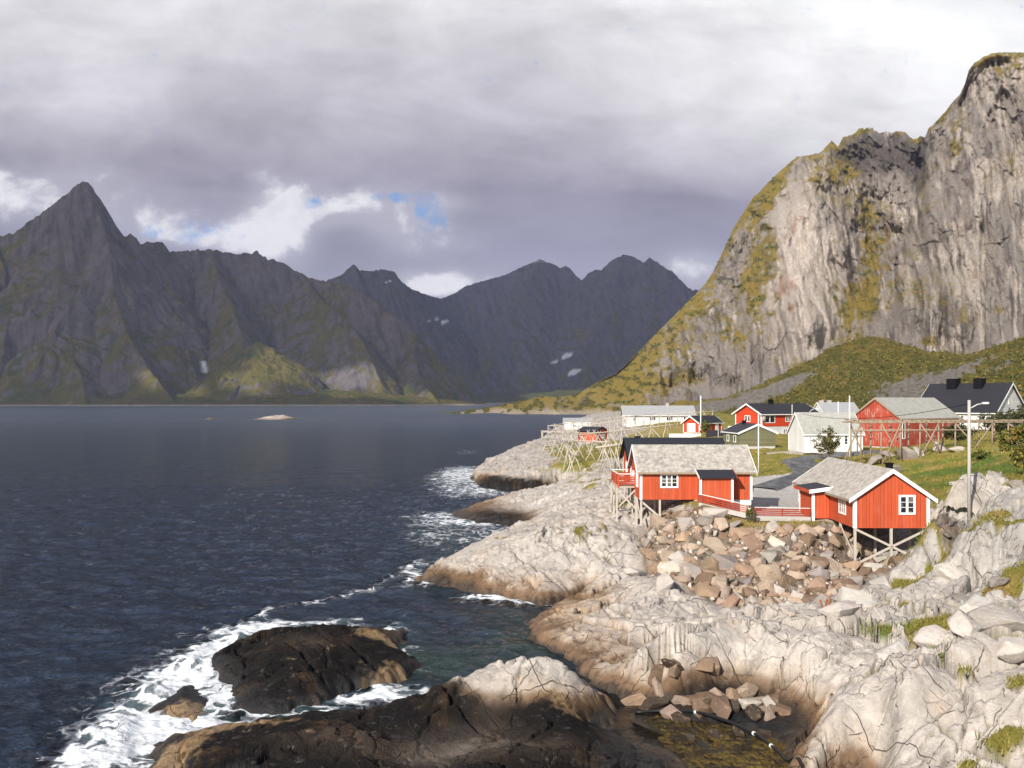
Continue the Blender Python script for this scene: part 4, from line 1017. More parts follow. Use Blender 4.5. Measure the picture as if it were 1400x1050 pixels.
def mat_sheet(name, col, axis=1, period=.35):
    m, n, b = mat_new(name)
    p = n.new('ShaderNodeTexCoord').outputs['Object']
    c3 = n.sep(p)
    fr = n.m('FRACT', n.m('DIVIDE', c3[axis], period))
    q = n.noise(p, 1.3, 5.0, .6)
    f = n.m('ADD', .8, n.m('ADD', n.m('MULTIPLY', q, .4), n.m('MULTIPLY', n.ss(fr, 0, .2, -.18, 0.0), 1.0)))
    n.put(b.inputs['Base Color'], n.mix(1.0, (*col, 1), n.xyz(f, f, f), 'MULTIPLY'))
    n.put(b.inputs['Roughness'], .55)
    n.put(b.inputs['Specular IOR Level'], .3)
    bump(n, b, fr, .5, .03)
    return m
RED = mat_boards('red_boards', (.47, .082, .031), .26, worn=.45, wornc=(.40, .125, .075))
REDW = mat_boards('weathered_red_boards', (.36, .060, .034), .3, 'xy', .85, (.40, .31, .26))
REDH = mat_boards('red_lap_boards', (.50, .052, .018), .18, 'z')
WHITEB = mat_boards('white_boards', (.70, .69, .665), .16, 'xy', bumps=.3)
WHITEL = mat_boards('white_lap_boards', (.60, .595, .585), .2, 'z', bumps=.3)
OLIVE = mat_boards('olive_lap_boards', (.155, .15, .085), .2, 'z')
WHITE = mat_plain('white_paint', (.80, .79, .77), .55, .2)
SLATE = mat_slate('grey_slate', (.37, .34, .305), 3.2, 1.0, (.47, .43, .38))
SLATEG = mat_slate('greenish_slate', (.37, .36, .33), 2.2, .4, (.30, .31, .24))
METALR = mat_sheet('pale_roof_sheet', (.33, .335, .34), 0, .5)
BLACKR = mat_sheet('black_roof_sheet', (.022, .024, .032), 0, .30)
BLACKT = mat_sheet('black_roof_tiles', (.026, .026, .032), 1, .35)
BLACK = mat_plain('black_metal', (.006, .006, .008), .7, .4, 3.0, .1)
REDF = mat_plain('red_rail_paint', (.36, .05, .022), .7, .4)
WOOD = mat_plain('weathered_wood', (.42, .37, .31), .85, .6, 4.0, .1, True)
WOODP = mat_plain('pale_weathered_wood', (.47, .42, .36), .85, .5, 4.0, .1, True)
WOODD = mat_plain('brown_weathered_wood', (.30, .235, .17), .85, .6, 4.0, .1, True)
CONC = mat_plain('concrete', (.50, .47, .43), .9, .35, 2.0, .1)
CONCW = mat_plain('whitewashed_concrete', (.72, .69, .65), .9, .3, 2.0, .1)
POLEG = mat_plain('pole_grey', (.40, .38, .35), .7, .3, 2.0, .2, True)
BARK = mat_plain('bark', (.16, .12, .09), .9, .5, 6.0, .1)
HOSE = mat_plain('black_hose', (.012, .012, .014), .4, .2)
LAMPM = mat_plain('lamp_housing', (.62, .62, .60), .4, .1)
GLASS, n, b = mat_new('window_glass')
p = n.new('ShaderNodeTexCoord').outputs['Object']
q = n.noise(p, 1.7, 2.0, .5)
n.put(b.inputs['Base Color'], n.mix(n.ss(q, .5, .62), (.018, .020, .028), (.16, .14, .12)))
n.put(b.inputs['Roughness'], .08)

# ------------------------------------------------------------------ mesh builder
class MB:
    def __init__(s):
        s.v, s.f = [], []
    def add(s, vs, fs):
        o = len(s.v)
        s.v += [tuple(q) for q in vs]
        s.f += [tuple(i + o for i in f) for f in fs]
        return s
    def box(s, x0, x1, y0, y1, z0, z1):
        return s.add([(x0, y0, z0), (x1, y0, z0), (x1, y1, z0), (x0, y1, z0), (x0, y0, z1), (x1, y0, z1), (x1, y1, z1), (x0, y1, z1)],
                     [(3, 2, 1, 0), (4, 5, 6, 7), (0, 1, 5, 4), (1, 2, 6, 5), (2, 3, 7, 6), (3, 0, 4, 7)])
    def prism(s, poly, d):                     # closed 3D outline pushed along d
        k = len(poly)
        a = [Vector(q) for q in poly]
        b_ = [q + Vector(d) for q in a]
        return s.add(a + b_, [tuple(range(k))[::-1], tuple(range(k, 2 * k))] + [(i, (i + 1) % k, (i + 1) % k + k, i + k) for i in range(k)])
    def beam(s, a, b_, w, h=None, up=(0, 0, 1)):   # squared timber between two points
        a, b_ = Vector(a), Vector(b_)
        h = h or w
        d = (b_ - a).normalized()
        x = d.cross(Vector(up))
        if x.length < 1e-3:
            x = d.cross(Vector((0, 1, 0)))
        x.normalize()
        y = x.cross(d)
        c = [(-1, -1), (1, -1), (1, 1), (-1, 1)]
        vs = [a + x * i * w / 2 + y * j * h / 2 for i, j in c] + [b_ + x * i * w / 2 + y * j * h / 2 for i, j in c]
        return s.add(vs, [(3, 2, 1, 0), (4, 5, 6, 7), (0, 1, 5, 4), (1, 2, 6, 5), (2, 3, 7, 6), (3, 0, 4, 7)])
    def tube(s, pts, r0, r1=None, k=7):
        r1 = r0 if r1 is None else r1
        pts = [Vector(q) for q in pts]
        m_ = len(pts)
        vs = []
        for i, q in enumerate(pts):
            d = (pts[min(i + 1, m_ - 1)] - pts[max(i - 1, 0)]).normalized()
            x = d.cross(Vector((0.3, 1, 0.2))).normalized()
            y = x.cross(d)
            r = r0 + (r1 - r0) * i / (m_ - 1)
            vs += [q + x * r * math.cos(6.2832 * j / k) + y * r * math.sin(6.2832 * j / k) for j in range(k)]
        fs = [(i * k + j, i * k + (j + 1) % k, (i + 1) * k + (j + 1) % k, (i + 1) * k + j) for i in range(m_ - 1) for j in range(k)]
        fs += [tuple(range(k))[::-1], tuple(range((m_ - 1) * k, m_ * k))]
        return s.add(vs, fs)
    def build(s, name, mat, parent=None, smooth=False):
        me = bpy.data.meshes.new(name)
        me.from_pydata([tuple(q) for q in s.v], [], s.f)
        bm = bmesh.new()
        bm.from_mesh(me)
        bmesh.ops.recalc_face_normals(bm, faces=bm.faces)
        bm.to_mesh(me)
        bm.free()
        if smooth:
            for f_ in me.polygons:
                f_.use_smooth = True
        return link(name, me, mat, parent)

# ------------------------------------------------------------------ houses: ridge along local x; walls f (-y), b (+y), l (-x), r (+x)
def side_frame(side, L, Wd):
    if side == 'f': return Vector((0, -Wd / 2, 0)), Vector((1, 0, 0)), Vector((0, -1, 0))
    if side == 'b': return Vector((0, Wd / 2, 0)), Vector((-1, 0, 0)), Vector((0, 1, 0))
    if side == 'l': return Vector((-L / 2, 0, 0)), Vector((0, -1, 0)), Vector((-1, 0, 0))
    return Vector((L / 2, 0, 0)), Vector((0, 1, 0)), Vector((1, 0, 0))
def fbox(mb, o, ux, nn, u0, u1, z0, z1, d0, d1):     # a box in a wall's own frame: along, up, out
    pts = []
    for d in (d0, d1):
        for uu_, zz in ((u0, z0), (u1, z0), (u1, z1), (u0, z1)):
            pts.append(o + ux * uu_ + nn * d + Vector((0, 0, zz)))
    mb.add(pts, [(0, 1, 2, 3), (7, 6, 5, 4), (0, 4, 5, 1), (1, 5, 6, 2), (2, 6, 7, 3), (3, 7, 4, 0)])
def add_window(root, side, L, Wd, uc, z0, w, h, cols, rows, casing=.11, mat=None, off=0.0):
    o, ux, nn = side_frame(side, L, Wd)
    o = o + nn * off
    mb = MB()
    c = casing
    u0, u1, z1 = uc - w / 2, uc + w / 2, z0 + h
    fbox(mb, o, ux, nn, u0, u0 + c, z0, z1, -.01, .055)
    fbox(mb, o, ux, nn, u1 - c, u1, z0, z1, -.01, .055)
    fbox(mb, o, ux, nn, u0 + c, u1 - c, z1 - c, z1, -.01, .052)
    fbox(mb, o, ux, nn, u0 + c, u1 - c, z0, z0 + c, -.01, .07)
    iw, ih = w - 2 * c, h - 2 * c
    mw_ = .085 if cols == 2 else .05
    for i in range(1, cols):
        x = u0 + c + iw * i / cols
        fbox(mb, o, ux, nn, x - mw_, x + mw_, z0 + c, z1 - c, -.005, .045)
    for j in range(1, rows):
        zz = z0 + c + ih * j / rows
        for i in range(cols):
            xa, xb = u0 + c + iw * i / cols + (mw_ if i else 0), u0 + c + iw * (i + 1) / cols - (mw_ if i < cols - 1 else 0)
            fbox(mb, o, ux, nn, xa, xb, zz - .018, zz + .018, -.005, .035)
    fr = mb.build('window', mat or WHITE, root)
    g = MB()
    fbox(g, o, ux, nn, u0 + c, u1 - c, z0 + c, z1 - c, -.03, .018)
    g.build('pane', GLASS, fr)
    return fr
def house(name, label, loc, rz, L, Wd, wh, rise, wall, roof, cat='house', group=None, trim=WHITE, eo=.32, go=.28, corner=True, wins=(), chims=(), doors=(), base=0.0, basem=None, verge=None, cw=.16, roof_t=.11, fasc=None):
    root = empty(name, loc, rz, label, cat, group)
    mb = MB()
    hl, hw = L / 2, Wd / 2
    mb.prism([(-hl, -hw, 0), (-hl, hw, 0), (-hl, hw, wh), (-hl, 0, wh + rise), (-hl, -hw, wh)], (L, 0, 0))
    wo_ = mb.build('wall', wall, root)
    if base > 0:
        MB().box(-hl + .04, hl - .04, -hw + .04, hw - .04, -base, 0).build('foundation', basem or CONC, root)
    sl_ = rise / hw
    ez = wh - eo * sl_
    t_ = roof_t
    mb = MB()
    for s_ in (-1, 1):
        mb.prism([(-hl - go, s_ * (hw + eo), ez + .02), (-hl - go, 0, wh + rise + .02), (-hl - go, 0, wh + rise + .02 + t_ * 1.15), (-hl - go, s_ * (hw + eo), ez + .02 + t_)], (L + 2 * go, 0, 0))
    rf = mb.build('roof', roof, root)
    if verge is not False:
        for e in (-1, 1):
            bb = MB()
            xx = e * (hl + go)
            for s_ in (-1, 1):
                bb.prism([(xx, s_ * (hw + eo + .03), ez - .15), (xx, 0, wh + rise - .16), (xx, 0, wh + rise + t_ + .045), (xx, s_ * (hw + eo + .03), ez + t_ + .035)], (e * .045, 0, 0))
            bb.build('bargeboard', verge or trim, root)
        for s_ in (-1, 1):
            yy = s_ * (hw + eo)
            MB().box(-hl - go, hl + go, min(yy, yy + s_ * .03), max(yy, yy + s_ * .03), ez - .05, ez + t_ - .01).build('fascia', fasc or verge or trim, root)
    if corner:
        for sx_ in (-1, 1):
            for sy_ in (-1, 1):
                x0, y0 = sx_ * hl, sy_ * hw
                x1, y1 = sx_ * (hl - cw), sy_ * (hw - cw)
                x2, y2 = sx_ * (hl + .03), sy_ * (hw + .03)
                mb = MB()
                mb.box(min(x1, x2), max(x1, x2), min(y0, y2), max(y0, y2), -.02, wh - .03)
                mb.box(min(x0, x2), max(x0, x2), min(y1, y0), max(y1, y0), -.02, wh - .03)
                mb.build('corner_board', trim, root)
    for w_ in wins:
        add_window(root, w_[0], L, Wd, *w_[1:])
    for dspec in doors:
        side, uc, z0, w, h, m_ = dspec
        o, ux, nn = side_frame(side, L, Wd)
        mb = MB()
        fbox(mb, o, ux, nn, uc - w / 2, uc + w / 2, z0, z0 + h, -.01, .05)
        d_ = mb.build('door', m_, root)
        mb = MB()
        fbox(mb, o, ux, nn, uc + w * .36, uc + w * .40, z0 + h * .45, z0 + h * .52, .05, .10)
        mb.build('handle', BLACK, d_)
    for (cx_, cy_, cw_, ch_, m_) in chims:
        zz = wh + rise - abs(cy_) * sl_
        mb = MB().box(cx_ - cw_ / 2, cx_ + cw_ / 2, cy_ - cw_ / 2, cy_ + cw_ / 2, zz - .4, zz + ch_)
        ch = mb.build('chimney', m_, rf)
        mb = MB().box(cx_ - cw_ / 2 - .05, cx_ + cw_ / 2 + .05, cy_ - cw_ / 2 - .05, cy_ + cw_ / 2 + .05, zz + ch_, zz + ch_ + .09)
        mb.build('chimney_cap', m_, rf)
    return root
def stilts(root, posts, top, braces=(), r=.12, mat=WOODP):
    """posts: local x, y, bottom z"""
    for x, y, zb in posts:
        MB().box(x - r / 2, x + r / 2, y - r / 2, y + r / 2, zb, top).build('stilt', mat, root)
    for a, b_ in braces:
        MB().beam(a, b_, .07, .16).build('brace', mat, root)
def gz_at(x, y):
    return tz(x, y)

# cabin A: slate roofed cabin on the slope
AX, AY, AZ = 14.5, 74.75, 6.22
A = house('fishing_cabin', 'red fishing cabin with pale slate roof, three-light window and black-roofed front porch', (AX, AY, AZ), 0, 8.8, 5.5, 2.28, 1.78, RED, SLATE, 'cabin', 'stilted red fishing cabins',
          wins=[('f', -2.12, .92, 1.42, 1.12, 3, 3, .13), ('l', 1.1, .85, 1.0, 1.15, 2, 3), ('l', -1.2, .85, 1.0, 1.15, 2, 3)], verge=WHITE, fasc=WOODD)
pr = MB().box(.1, 2.55, -3.95, -2.76, -.1, 1.78).build('porch', RED, A)
mb = MB().prism([(-.05, -2.5, 2.36), (-.05, -4.25, 1.80), (-.05, -4.25, 1.91), (-.05, -2.5, 2.47)], (2.9, 0, 0))
mb.build('porch_roof', BLACKR, A)
for x_ in (.1, 2.55):
    MB().box(x_ - .09, x_ + .09, -4.03, -3.87, -.35, 1.83).build('porch_post', WHITE, A)
MB().prism([(-.09, -2.52, 2.32), (-.09, -4.27, 1.76), (-.09, -4.27, 1.94), (-.09, -2.52, 2.50)], (.04, 0, 0)).build('porch_bargeboard', WHITE, A)
MB().prism([(2.85, -2.52, 2.32), (2.85, -4.27, 1.76), (2.85, -4.27, 1.94), (2.85, -2.52, 2.50)], (.04, 0, 0)).build('porch_bargeboard', RED, A)
MB().box(-.1, 4.35, -2.70, 2.7, -1.1, -.01).build('foundation', CONCW, A)
pst = []
for lx in (-4.32, -2.85):
    for ly in (-2.66, 0.0, 2.6):
        pst.append((lx, ly, gz_at(AX + lx, AY + ly) - AZ - .3))
stilts(A, pst, -.02, [((-4.3, -2.60, -.15), (-2.9, -2.60, -1.35)), ((-4.3, 2.5, -.15), (-4.3, 0.1, -1.6)), ((-4.3, -.1, -.2), (-4.3, -2.5, -1.9))], .15)

# cabin B: gable to the viewer, high stilts
BX, BZ = 27.4, 4.81
BYF, BL, BW = 66.0, 13.5, 5.4
BA = R(89.0)
BCX, BCY = BX + .12, BYF + BL / 2
B = house('fishing_cabin', 'red fishing cabin standing gable-on on tall crossed stilts, with a black chimney', (BCX, BCY, BZ), BA, BL, BW, 2.27, 1.88, RED, SLATE, 'cabin', 'stilted red fishing cabins',
          wins=[('l', 1.10, .98, 1.2, 1.42, 2, 3, .15), ('b', 4.35, .72, 1.5, 1.42, 3, 3, .12)], eo=.42, go=.30, chims=[(-4.4, -.75, .42, .85, BLACK)], cw=.2, fasc=WOODD)
pr = MB().box(-1.5, -5.0 + 3.7 - 4.6 + 4.6, 2.70, 2.72, 0, .1)   # sill strip behind the porch
mb = MB().box(-1.35, 3.0 - 1.0, 2.71, 4.0, 0, 2.05)
pb_ = mb.build('porch', RED, B)
MB().prism([(-1.75, 2.3, 2.42), (-1.75, 4.35, 2.12), (-1.75, 4.35, 2.24), (-1.75, 2.3, 2.54)], (4.15, 0, 0)).build('porch_roof', BLACKR, B)
MB().prism([(-1.79, 2.3, 2.28), (-1.79, 4.38, 1.98), (-1.79, 4.38, 2.27), (-1.79, 2.3, 2.57)], (.04, 0, 0)).build('porch_bargeboard', WHITE, B)
MB().box(-1.75, 2.4, 4.35, 4.39, 2.0, 2.26).build('porch_fascia', RED, B)
MB().box(-1.43, -1.27, 3.86, 4.06, -.55, 2.05).build('porch_post', WHITE, B)
MB().box(1.90, 2.04, 3.9, 4.05, 0, 2.05).build('porch_post', WHITE, B)
Bm = Matrix.Rotation(BA, 4, 'Z')
def bw(lx, ly):
    q = Bm @ Vector((lx, ly, 0))
    return BCX + q.x, BCY + q.y
pst = [(lx, ly, gz_at(*bw(lx, ly)) - BZ - .35) for lx in (-6.65, -3.6, -.4) for ly in (-2.6, 0.0, 2.6)]
fz = {(q[0], q[1]): q[2] for q in pst}
stilts(B, pst, -.02, [((-6.74, 2.55, -.1), (-6.74, -2.55, max(fz[(-6.65, -2.6)] + .5, -2.6))), ((-6.74, -2.55, -.1), (-6.74, 2.55, max(fz[(-6.65, 2.6)] + .6, -2.6))), ((-6.6, 2.62, -2.1), (-3.6, 2.62, -.2)), ((-3.6, 2.62, -.4), (-.6, 2.62, -1.2))], .17)
MB().box(0.6, 6.7, -2.6, 2.6, -1.6, -.02).build('foundation', CONC, B)

# cabin C behind A with black roof, and the red railed deck
Cc = house('fishing_cabin', 'red fishing cabin with low black sheet roof, mostly hidden behind a slate roof', (14.65, 83.2, 6.5), 0, 8.4, 5.5, 2.3, 1.72, RED, BLACKR, 'cabin', 'stilted red fishing cabins', wins=[('l', 0, .85, 1.0, 1.15, 2, 3)], verge=BLACK, chims=[(-3.2, .3, .45, .35, BLACK)])
stilts(Cc, [(lx, ly, gz_at(14.65 + lx, 83.2 + ly) - 6.8) for lx in (-4.1, -1.3) for ly in (-2.6, 2.6)], -.02, (), .15)
DK = empty('deck', (9.45, 77.2, 7.02), 0, 'railed red wooden deck on grey stilts jutting seaward beside the slate-roofed cabin', 'deck')
MB().box(-.75, .65, -2.4, 2.4, -.14, 0).build('deck_floor', WOOD, DK)
for (a, b_) in (((-.75, -2.4), (.65, -2.4)), ((-.75, -2.4), (-.75, 2.4)), ((-.75, 2.4), (.65, 2.4))):
    mb = MB()
    for zz in (.18, .36, .54, .72):
        mb.beam((*a, zz), (*b_, zz), .035, .12)
    mb.build('railing', REDF, DK)
    MB().beam((*a, 1.0), (*b_, 1.0), .1, .06).build('handrail', WHITE, DK)
for x_, y_ in ((-.75, -2.4), (-.75, -.8), (-.75, .8), (-.75, 2.4), (.6, -2.4)):
    MB().box(x_ - .05, x_ + .05, y_ - .05, y_ + .05, -.14, 1.0).build('rail_post', RED, DK)
for x_ in (-.85, .7):
    for y_ in (-2.2, 0, 2.2):
        zb = gz_at(9.45 + x_, 77.2 + y_) - 7.02 - .2
        MB().box(x_ - .07, x_ + .07, y_ - .07, y_ + .07, zb, -.14).build('stilt', WOODP, DK)
for (a, b_) in (((-.85, -2.2, -.3), (.7, -2.2, -1.9)), ((.7, -2.1, -.3), (-.85, -2.1, -1.9)), ((-.9, -2.2, -.4), (-.9, -.6, -1.8)), ((-.1, -2.2, -.3), (-.1, -.6, -1.9)), ((-.9, -.6, -.4), (-.9, 1.0, -1.8))):
    MB().beam(a, b_, .06, .12).build('brace', WOODP, DK)

# slat fence along the edge of the yard, on a low concrete wall
def slat_fence(pts, label, h=.62):
    x0, y0, z0 = pts[0]
    root = empty('fence', (x0, y0, z0), 0, label, 'fence', 'red slat fences at the yard edge')
    W_ = [Vector(q) - Vector(pts[0]) for q in pts]
    for a, b_ in zip(W_[:-1], W_[1:]):
        mb = MB()
        for k in range(4):
            zz = Vector((0, 0, .07 + k * .15))
            mb.beam(a + zz, b_ + zz, .03, .085)
        mb.build('slat_panel', REDF, root)
        MB().beam(a + Vector((0, 0, h + .03)), b_ + Vector((0, 0, h + .03)), .10, .045).build('top_rail', WHITE, root)
        mb = MB()
        mb.beam(a - Vector((0, 0, .20)), b_ - Vector((0, 0, .20)), .26, .36)
        mb.build('low_wall', CONC, root)
        k = max(2, int((b_ - a).length / 1.6))
        for i in range(k + 1):
            q = a.lerp(b_, i / k) + Vector((0, .05, 0))
            MB().box(q.x - .04, q.x + .04, q.y - .03, q.y + .04, q.z, q.z + h).build('post', REDF, root)
    return root
slat_fence([(14.4, 70.55, 6.18), (18.05, 70.1, 5.38)], 'red slat fence with white top rail sloping down from the porch of the slate-roofed cabin')
slat_fence([(18.7, 70.4, 5.16), (23.2, 71.2, 4.98)], 'level red slat fence with white top rail meeting the porch of the gable-on cabin')

# ------------------------------------------------------------------ the village behind
def hz(x, y):
    return tz(x, y)
house('boathouse', 'long white boathouse with grey slate roof beside the weathered red barn', (42.2, 123.5, 7.2), 0, 7.6, 7, 2.5, 2.6, WHITEB, SLATEG, 'boathouse', wins=[('f', 1.9, 1.0, 1.1, 1.3, 2, 3), ('f', -3.0, 1.0, .3, 1.3, 1, 1)], eo=.25, go=.2, base=.8, basem=CONCW)
bt_ = R(35)
bx0, by0 = 55.0, 129.2
dv1, dv2 = Vector((math.cos(bt_), math.sin(bt_))), Vector((-math.sin(bt_), math.cos(bt_)))
bc = Vector((bx0, by0)) + dv1 * 7.5 + dv2 * 4
house('barn', 'weathered red barn with flaking gable and pale slate roof behind the tall drying rack', (bc.x, bc.y, 7.4), bt_, 15, 8, 4.1, 2.85, REDW, SLATEG, 'barn', corner=False, trim=WOODD, verge=WOODD, eo=.2, go=.25, base=1.0, wins=[('f', -6.9, 1.2, .7, 2.3, 1, 1)], cw=.2)
h2 = R(-52)
d1_, d2_ = Vector((math.cos(h2), math.sin(h2))), Vector((-math.sin(h2), math.cos(h2)))
hc = Vector((79.3, 150.0)) - d1_ * 6.75 + d2_ * 5.5
house('house', 'large white house with steep black roof and two broad black chimneys, by the hedge', (hc.x, hc.y, 8.8), h2, 13.5, 11, 3.5, 4.6, WHITEL, BLACKT, 'house', eo=.5, go=.45, chims=[(-2.6, -.5, 1.7, 1.3, BLACK), (1.9, -.5, 1.5, 1.3, BLACK)], base=1.0,
      wins=[('f', -4.8, 1.3, 1.4, 1.5, 2, 3), ('f', 1.0, 1.3, 1.4, 1.5, 2, 3), ('f', 4.6, 1.3, 1.2, 1.5, 2, 3), ('r', -.3, 4.6, 1.0, 1.5, 2, 3), ('r', -2.6, 1.1, 1.4, 1.5, 2, 3), ('r', 2.2, 1.1, 1.4, 1.5, 2, 3)])
h3 = R(25)
d1_, d2_ = Vector((math.cos(h3), math.sin(h3))), Vector((-math.sin(h3), math.cos(h3)))
hc = Vector((49.3, 180.7)) + d1_ * 7.3 + d2_ * 4
RH = house('house', 'two-storey red house with black roof, white balcony and satellite dish', (hc.x, hc.y, 8.9), h3, 14.6, 8, 2.6, 1.85, REDH, BLACKT, 'house', eo=.55, go=.5, chims=[(-1.4, 0.1, .8, .9, BLACK)],
      wins=[('f', -5.2, .7, 2.6, 1.55, 2, 1), ('f', -.6, .9, 1.2, 1.2, 2, 1), ('l', -.2, .9, 1.7, 1.25, 2, 1), ('f', 3.2, .8, 1.6, 1.4, 2, 1)], cw=.22)
MB().box(-7.25, 7.25, -3.95, 3.95, -2.3, -.02).build('lower_storey', WHITEL, RH)
for uc in (-5.2, -1.2, 2.5):
    add_window(RH, 'f', 14.6, 7.9, uc, -1.5, 1.2, 1.0, 2, 1)
MB().box(-9.2, -7.4, -4.2, 4.0, -1.15, -.05).build('balcony', WHITE, RH)
for y_ in (-4.0, 3.8):
    MB().box(-9.15, -9.0, y_ - .08, y_ + .08, -2.4, -1.15).build('balcony_post', WHITE, RH)
o, ux, nn = side_frame('f', 14.6, 8)
mb = MB()
c0 = o + ux * -7.0 + nn * .5 + Vector((0, 0, 1.6))
vs = [c0 + Vector((-.05, -.12, 0))] + [c0 + Vector((.5 * math.cos(a_), 0.08, .5 * math.sin(a_))) for a_ in np.linspace(0, 6.2832, 15)[:-1]]
mb.add(vs, [(0, i + 1, (i + 1) % 14 + 1) for i in range(14)])
mb.build('satellite_dish', POLEG, RH)
house('house', 'white house with pale grey roof and two square chimneys, half hidden behind the white boathouse', (82.0, 232, 7.4), R(4), 9, 8, 3.6, 2.5, WHITEL, METALR, 'house', chims=[(-3.6, 0, .9, .6, POLEG), (-1.6, 0, .9, .6, POLEG)], base=.6)
house('shed', 'olive green shed with low black roof, white-trimmed gable and two white windows', (35.9, 138.6, 7.3), R(96), 7.2, 5.5, 2.0, 1.2, OLIVE, BLACKT, 'shed', wins=[('b', 1.6, .5, 1.0, 1.1, 1, 1), ('b', -1.4, .5, 1.0, 1.1, 1, 1)], chims=[(1.5, .2, .5, .5, BLACK)], eo=.3, go=.2, cw=.1, corner=False, base=.8)
h4 = R(40)
d1_, d2_ = Vector((math.cos(h4), math.sin(h4))), Vector((-math.sin(h4), math.cos(h4)))
hc = Vector((40.9, 199.5)) + d1_ * 3.9 + d2_ * 2.25
house('garage', 'small red garage with black roof, white trim and white door, by a round bush', (hc.x, hc.y, 7.1), h4, 7.8, 4.5, 2.1, 1.4, REDH, BLACKT, 'garage', doors=[('l', 0, .05, 2.3, 1.9, WHITE), ('f', 2.2, .05, 1.1, 1.9, WHITE)], go=.5, eo=.3, base=.6)
house('house', 'long low white house with pale roof at the back of the village, under the cliff', (45.2, 284, 7.1), R(-2), 21, 8, 2.7, 2.6, WHITEL, METALR, 'house', wins=[('f', -2 + 5.2 * i, .8, 2.0, 1.2, 3, 1) for i in range(3)] + [('f', -7.5, .8, 1.0, 1.2, 2, 1)], chims=[(3, 0, .9, .8, POLEG)], eo=.6, go=.6, base=1.2, basem=CONCW)
house('boathouse', 'small white boathouse with pale roof on the pier at the tip of the headland', (23.6, 332, 4.0), 0, 9.5, 7, 2.3, 1.4, WHITEL, METALR, 'boathouse', wins=[('f', -1.2, .7, 1.1, .9, 2, 1)], eo=.25, go=.25, base=.5, corner=False)
h5 = R(-40)
d1_, d2_ = Vector((math.cos(h5), math.sin(h5))), Vector((-math.sin(h5), math.cos(h5)))
hc = Vector((19.6, 213)) - d1_ * 2.6 + d2_ * 2.5
house('shed', 'little red shed with black roof standing among the drying racks', (hc.x, hc.y, 4.3), h5, 5.2, 5, 2.5, .95, RED, BLACKT, 'shed', eo=.2, go=.2, base=.8, corner=False, wins=[('r', .5, .9, 1.2, 1.0, 2, 1)], verge=BLACK)
house('shed', 'low dark-roofed shed between the black-roofed cabin and the olive shed', (40.3, 176, 6.3), R(-15), 5.0, 4, 1.0, .9, OLIVE, BLACKT, 'shed', corner=False, eo=.2, go=.2, base=.5, verge=BLACK)
mb = MB().box(-3.2, 3.2, -.3, .3, -.5, .42)
w_ = mb.build('wall', CONCW)
w_.location = (35.2, 186, 6.9)
setp(w_, 'low white concrete wall in the grass in front of the red garage', 'wall')

# pier under the white boathouse
PR = empty('pier', (15, 325, 2.9), 0, 'grey wooden pier on posts round the white boathouse at the headland tip', 'pier')
MB().box(-4.5, 14, -3, 9, .0, .28).build('pier_deck', WOODP, PR)
MB().box(-2.0, 8, 9, 12, 1.9, 2.1).build('awning_beam', WOODP, PR)
for x_ in np.linspace(-4.2, 13.5, 7):
    for y_ in (-2.7, 8.6):
        MB().box(x_ - .15, x_ + .15, y_ - .15, y_ + .15, -4.0, 0).build('stilt', WOODP, PR)
for x_ in (-1.8, 1.0, 4.0):
    MB().box(x_ - .12, x_ + .12, 9, 9.3, .2, 1.95).build('post', WOODP, PR)

# ------------------------------------------------------------------ fish drying racks
def pole_mesh(a, b_, r=.075, bend=.06):
    a, b_ = Vector(a), Vector(b_)
    mid_ = (a + b_) / 2 + Vector((RNG.normal() * bend, RNG.normal() * bend, RNG.normal() * bend))
    return MB().tube([a, mid_, b_], r, r * .75, 6)
def rack(p0, p1, h, ntr, label, spread=1.7, mat=WOODP, beams=2, r=.085, topx=True, brace=True):
    (x0, y0), (x1, y1) = p0, p1
    z0 = tz((x0 + x1) / 2, (y0 + y1) / 2)
    root = empty('drying_rack', ((x0 + x1) / 2, (y0 + y1) / 2, z0), 0, label, 'drying rack', 'wooden fish drying racks')
    O = Vector(((x0 + x1) / 2, (y0 + y1) / 2, z0))
    dd_ = Vector((x1 - x0, y1 - y0, 0)).normalized()
    nn = Vector((-dd_.y, dd_.x, 0))
    tops = []
    for i in range(ntr):
        q = Vector((x0 + (x1 - x0) * i / (ntr - 1), y0 + (y1 - y0) * i / (ntr - 1), 0))
        top = max(tz(q.x, q.y), 0) + h + RNG.normal() * .12
        T = Vector((q.x, q.y, top)) - O
        tops.append(T)
        for s_ in (-1, 1):
            f_ = q + nn * s_ * spread + dd_ * RNG.normal() * .35
            zb = tz(f_.x, f_.y)
            Fp = Vector((f_.x, f_.y, zb - .25)) - O
            up = (T - Fp).normalized()
            pole_mesh(Fp, T + up * (.55 if topx else .1) + nn * -s_ * .1, r).build('pole', mat, root, True)
        if brace and i < ntr - 1:
            qn = Vector((x0 + (x1 - x0) * (i + 1) / (ntr - 1), y0 + (y1 - y0) * (i + 1) / (ntr - 1), 0))
            zb = tz(qn.x, qn.y)
            pole_mesh(T + nn * .1, Vector((qn.x, qn.y, zb)) - O, r * .8).build('brace', mat, root, True)
    for k in range(beams):
        off = nn * ((k % 2) * .5 - .25) - Vector((0, 0, .75 * (k // 2)))
        pole_mesh(tops[0] - dd_ * 1.2 + off, tops[-1] + dd_ * 1.2 + off + Vector((0, 0, .05)), r * .95, .03).build('beam', mat, root, True)
    return root
def wp2(px, py, z):
    return wx(px, py, z)
rack(wp2(748, 622, 3.2), wp2(830, 634, 4.3), 3.0, 7, 'drying rack on bare rock nearest the sea, its beam slanting down right')
rack(wp2(752, 612, 3.3), wp2(835, 614, 4.6), 3.0, 7, 'drying rack directly in front of the little red shed')
rack((13.0, 172), (27.0, 160), 3.6, 7, 'drying rack rising behind the black-roofed cabin, seaward of the fenced grass')
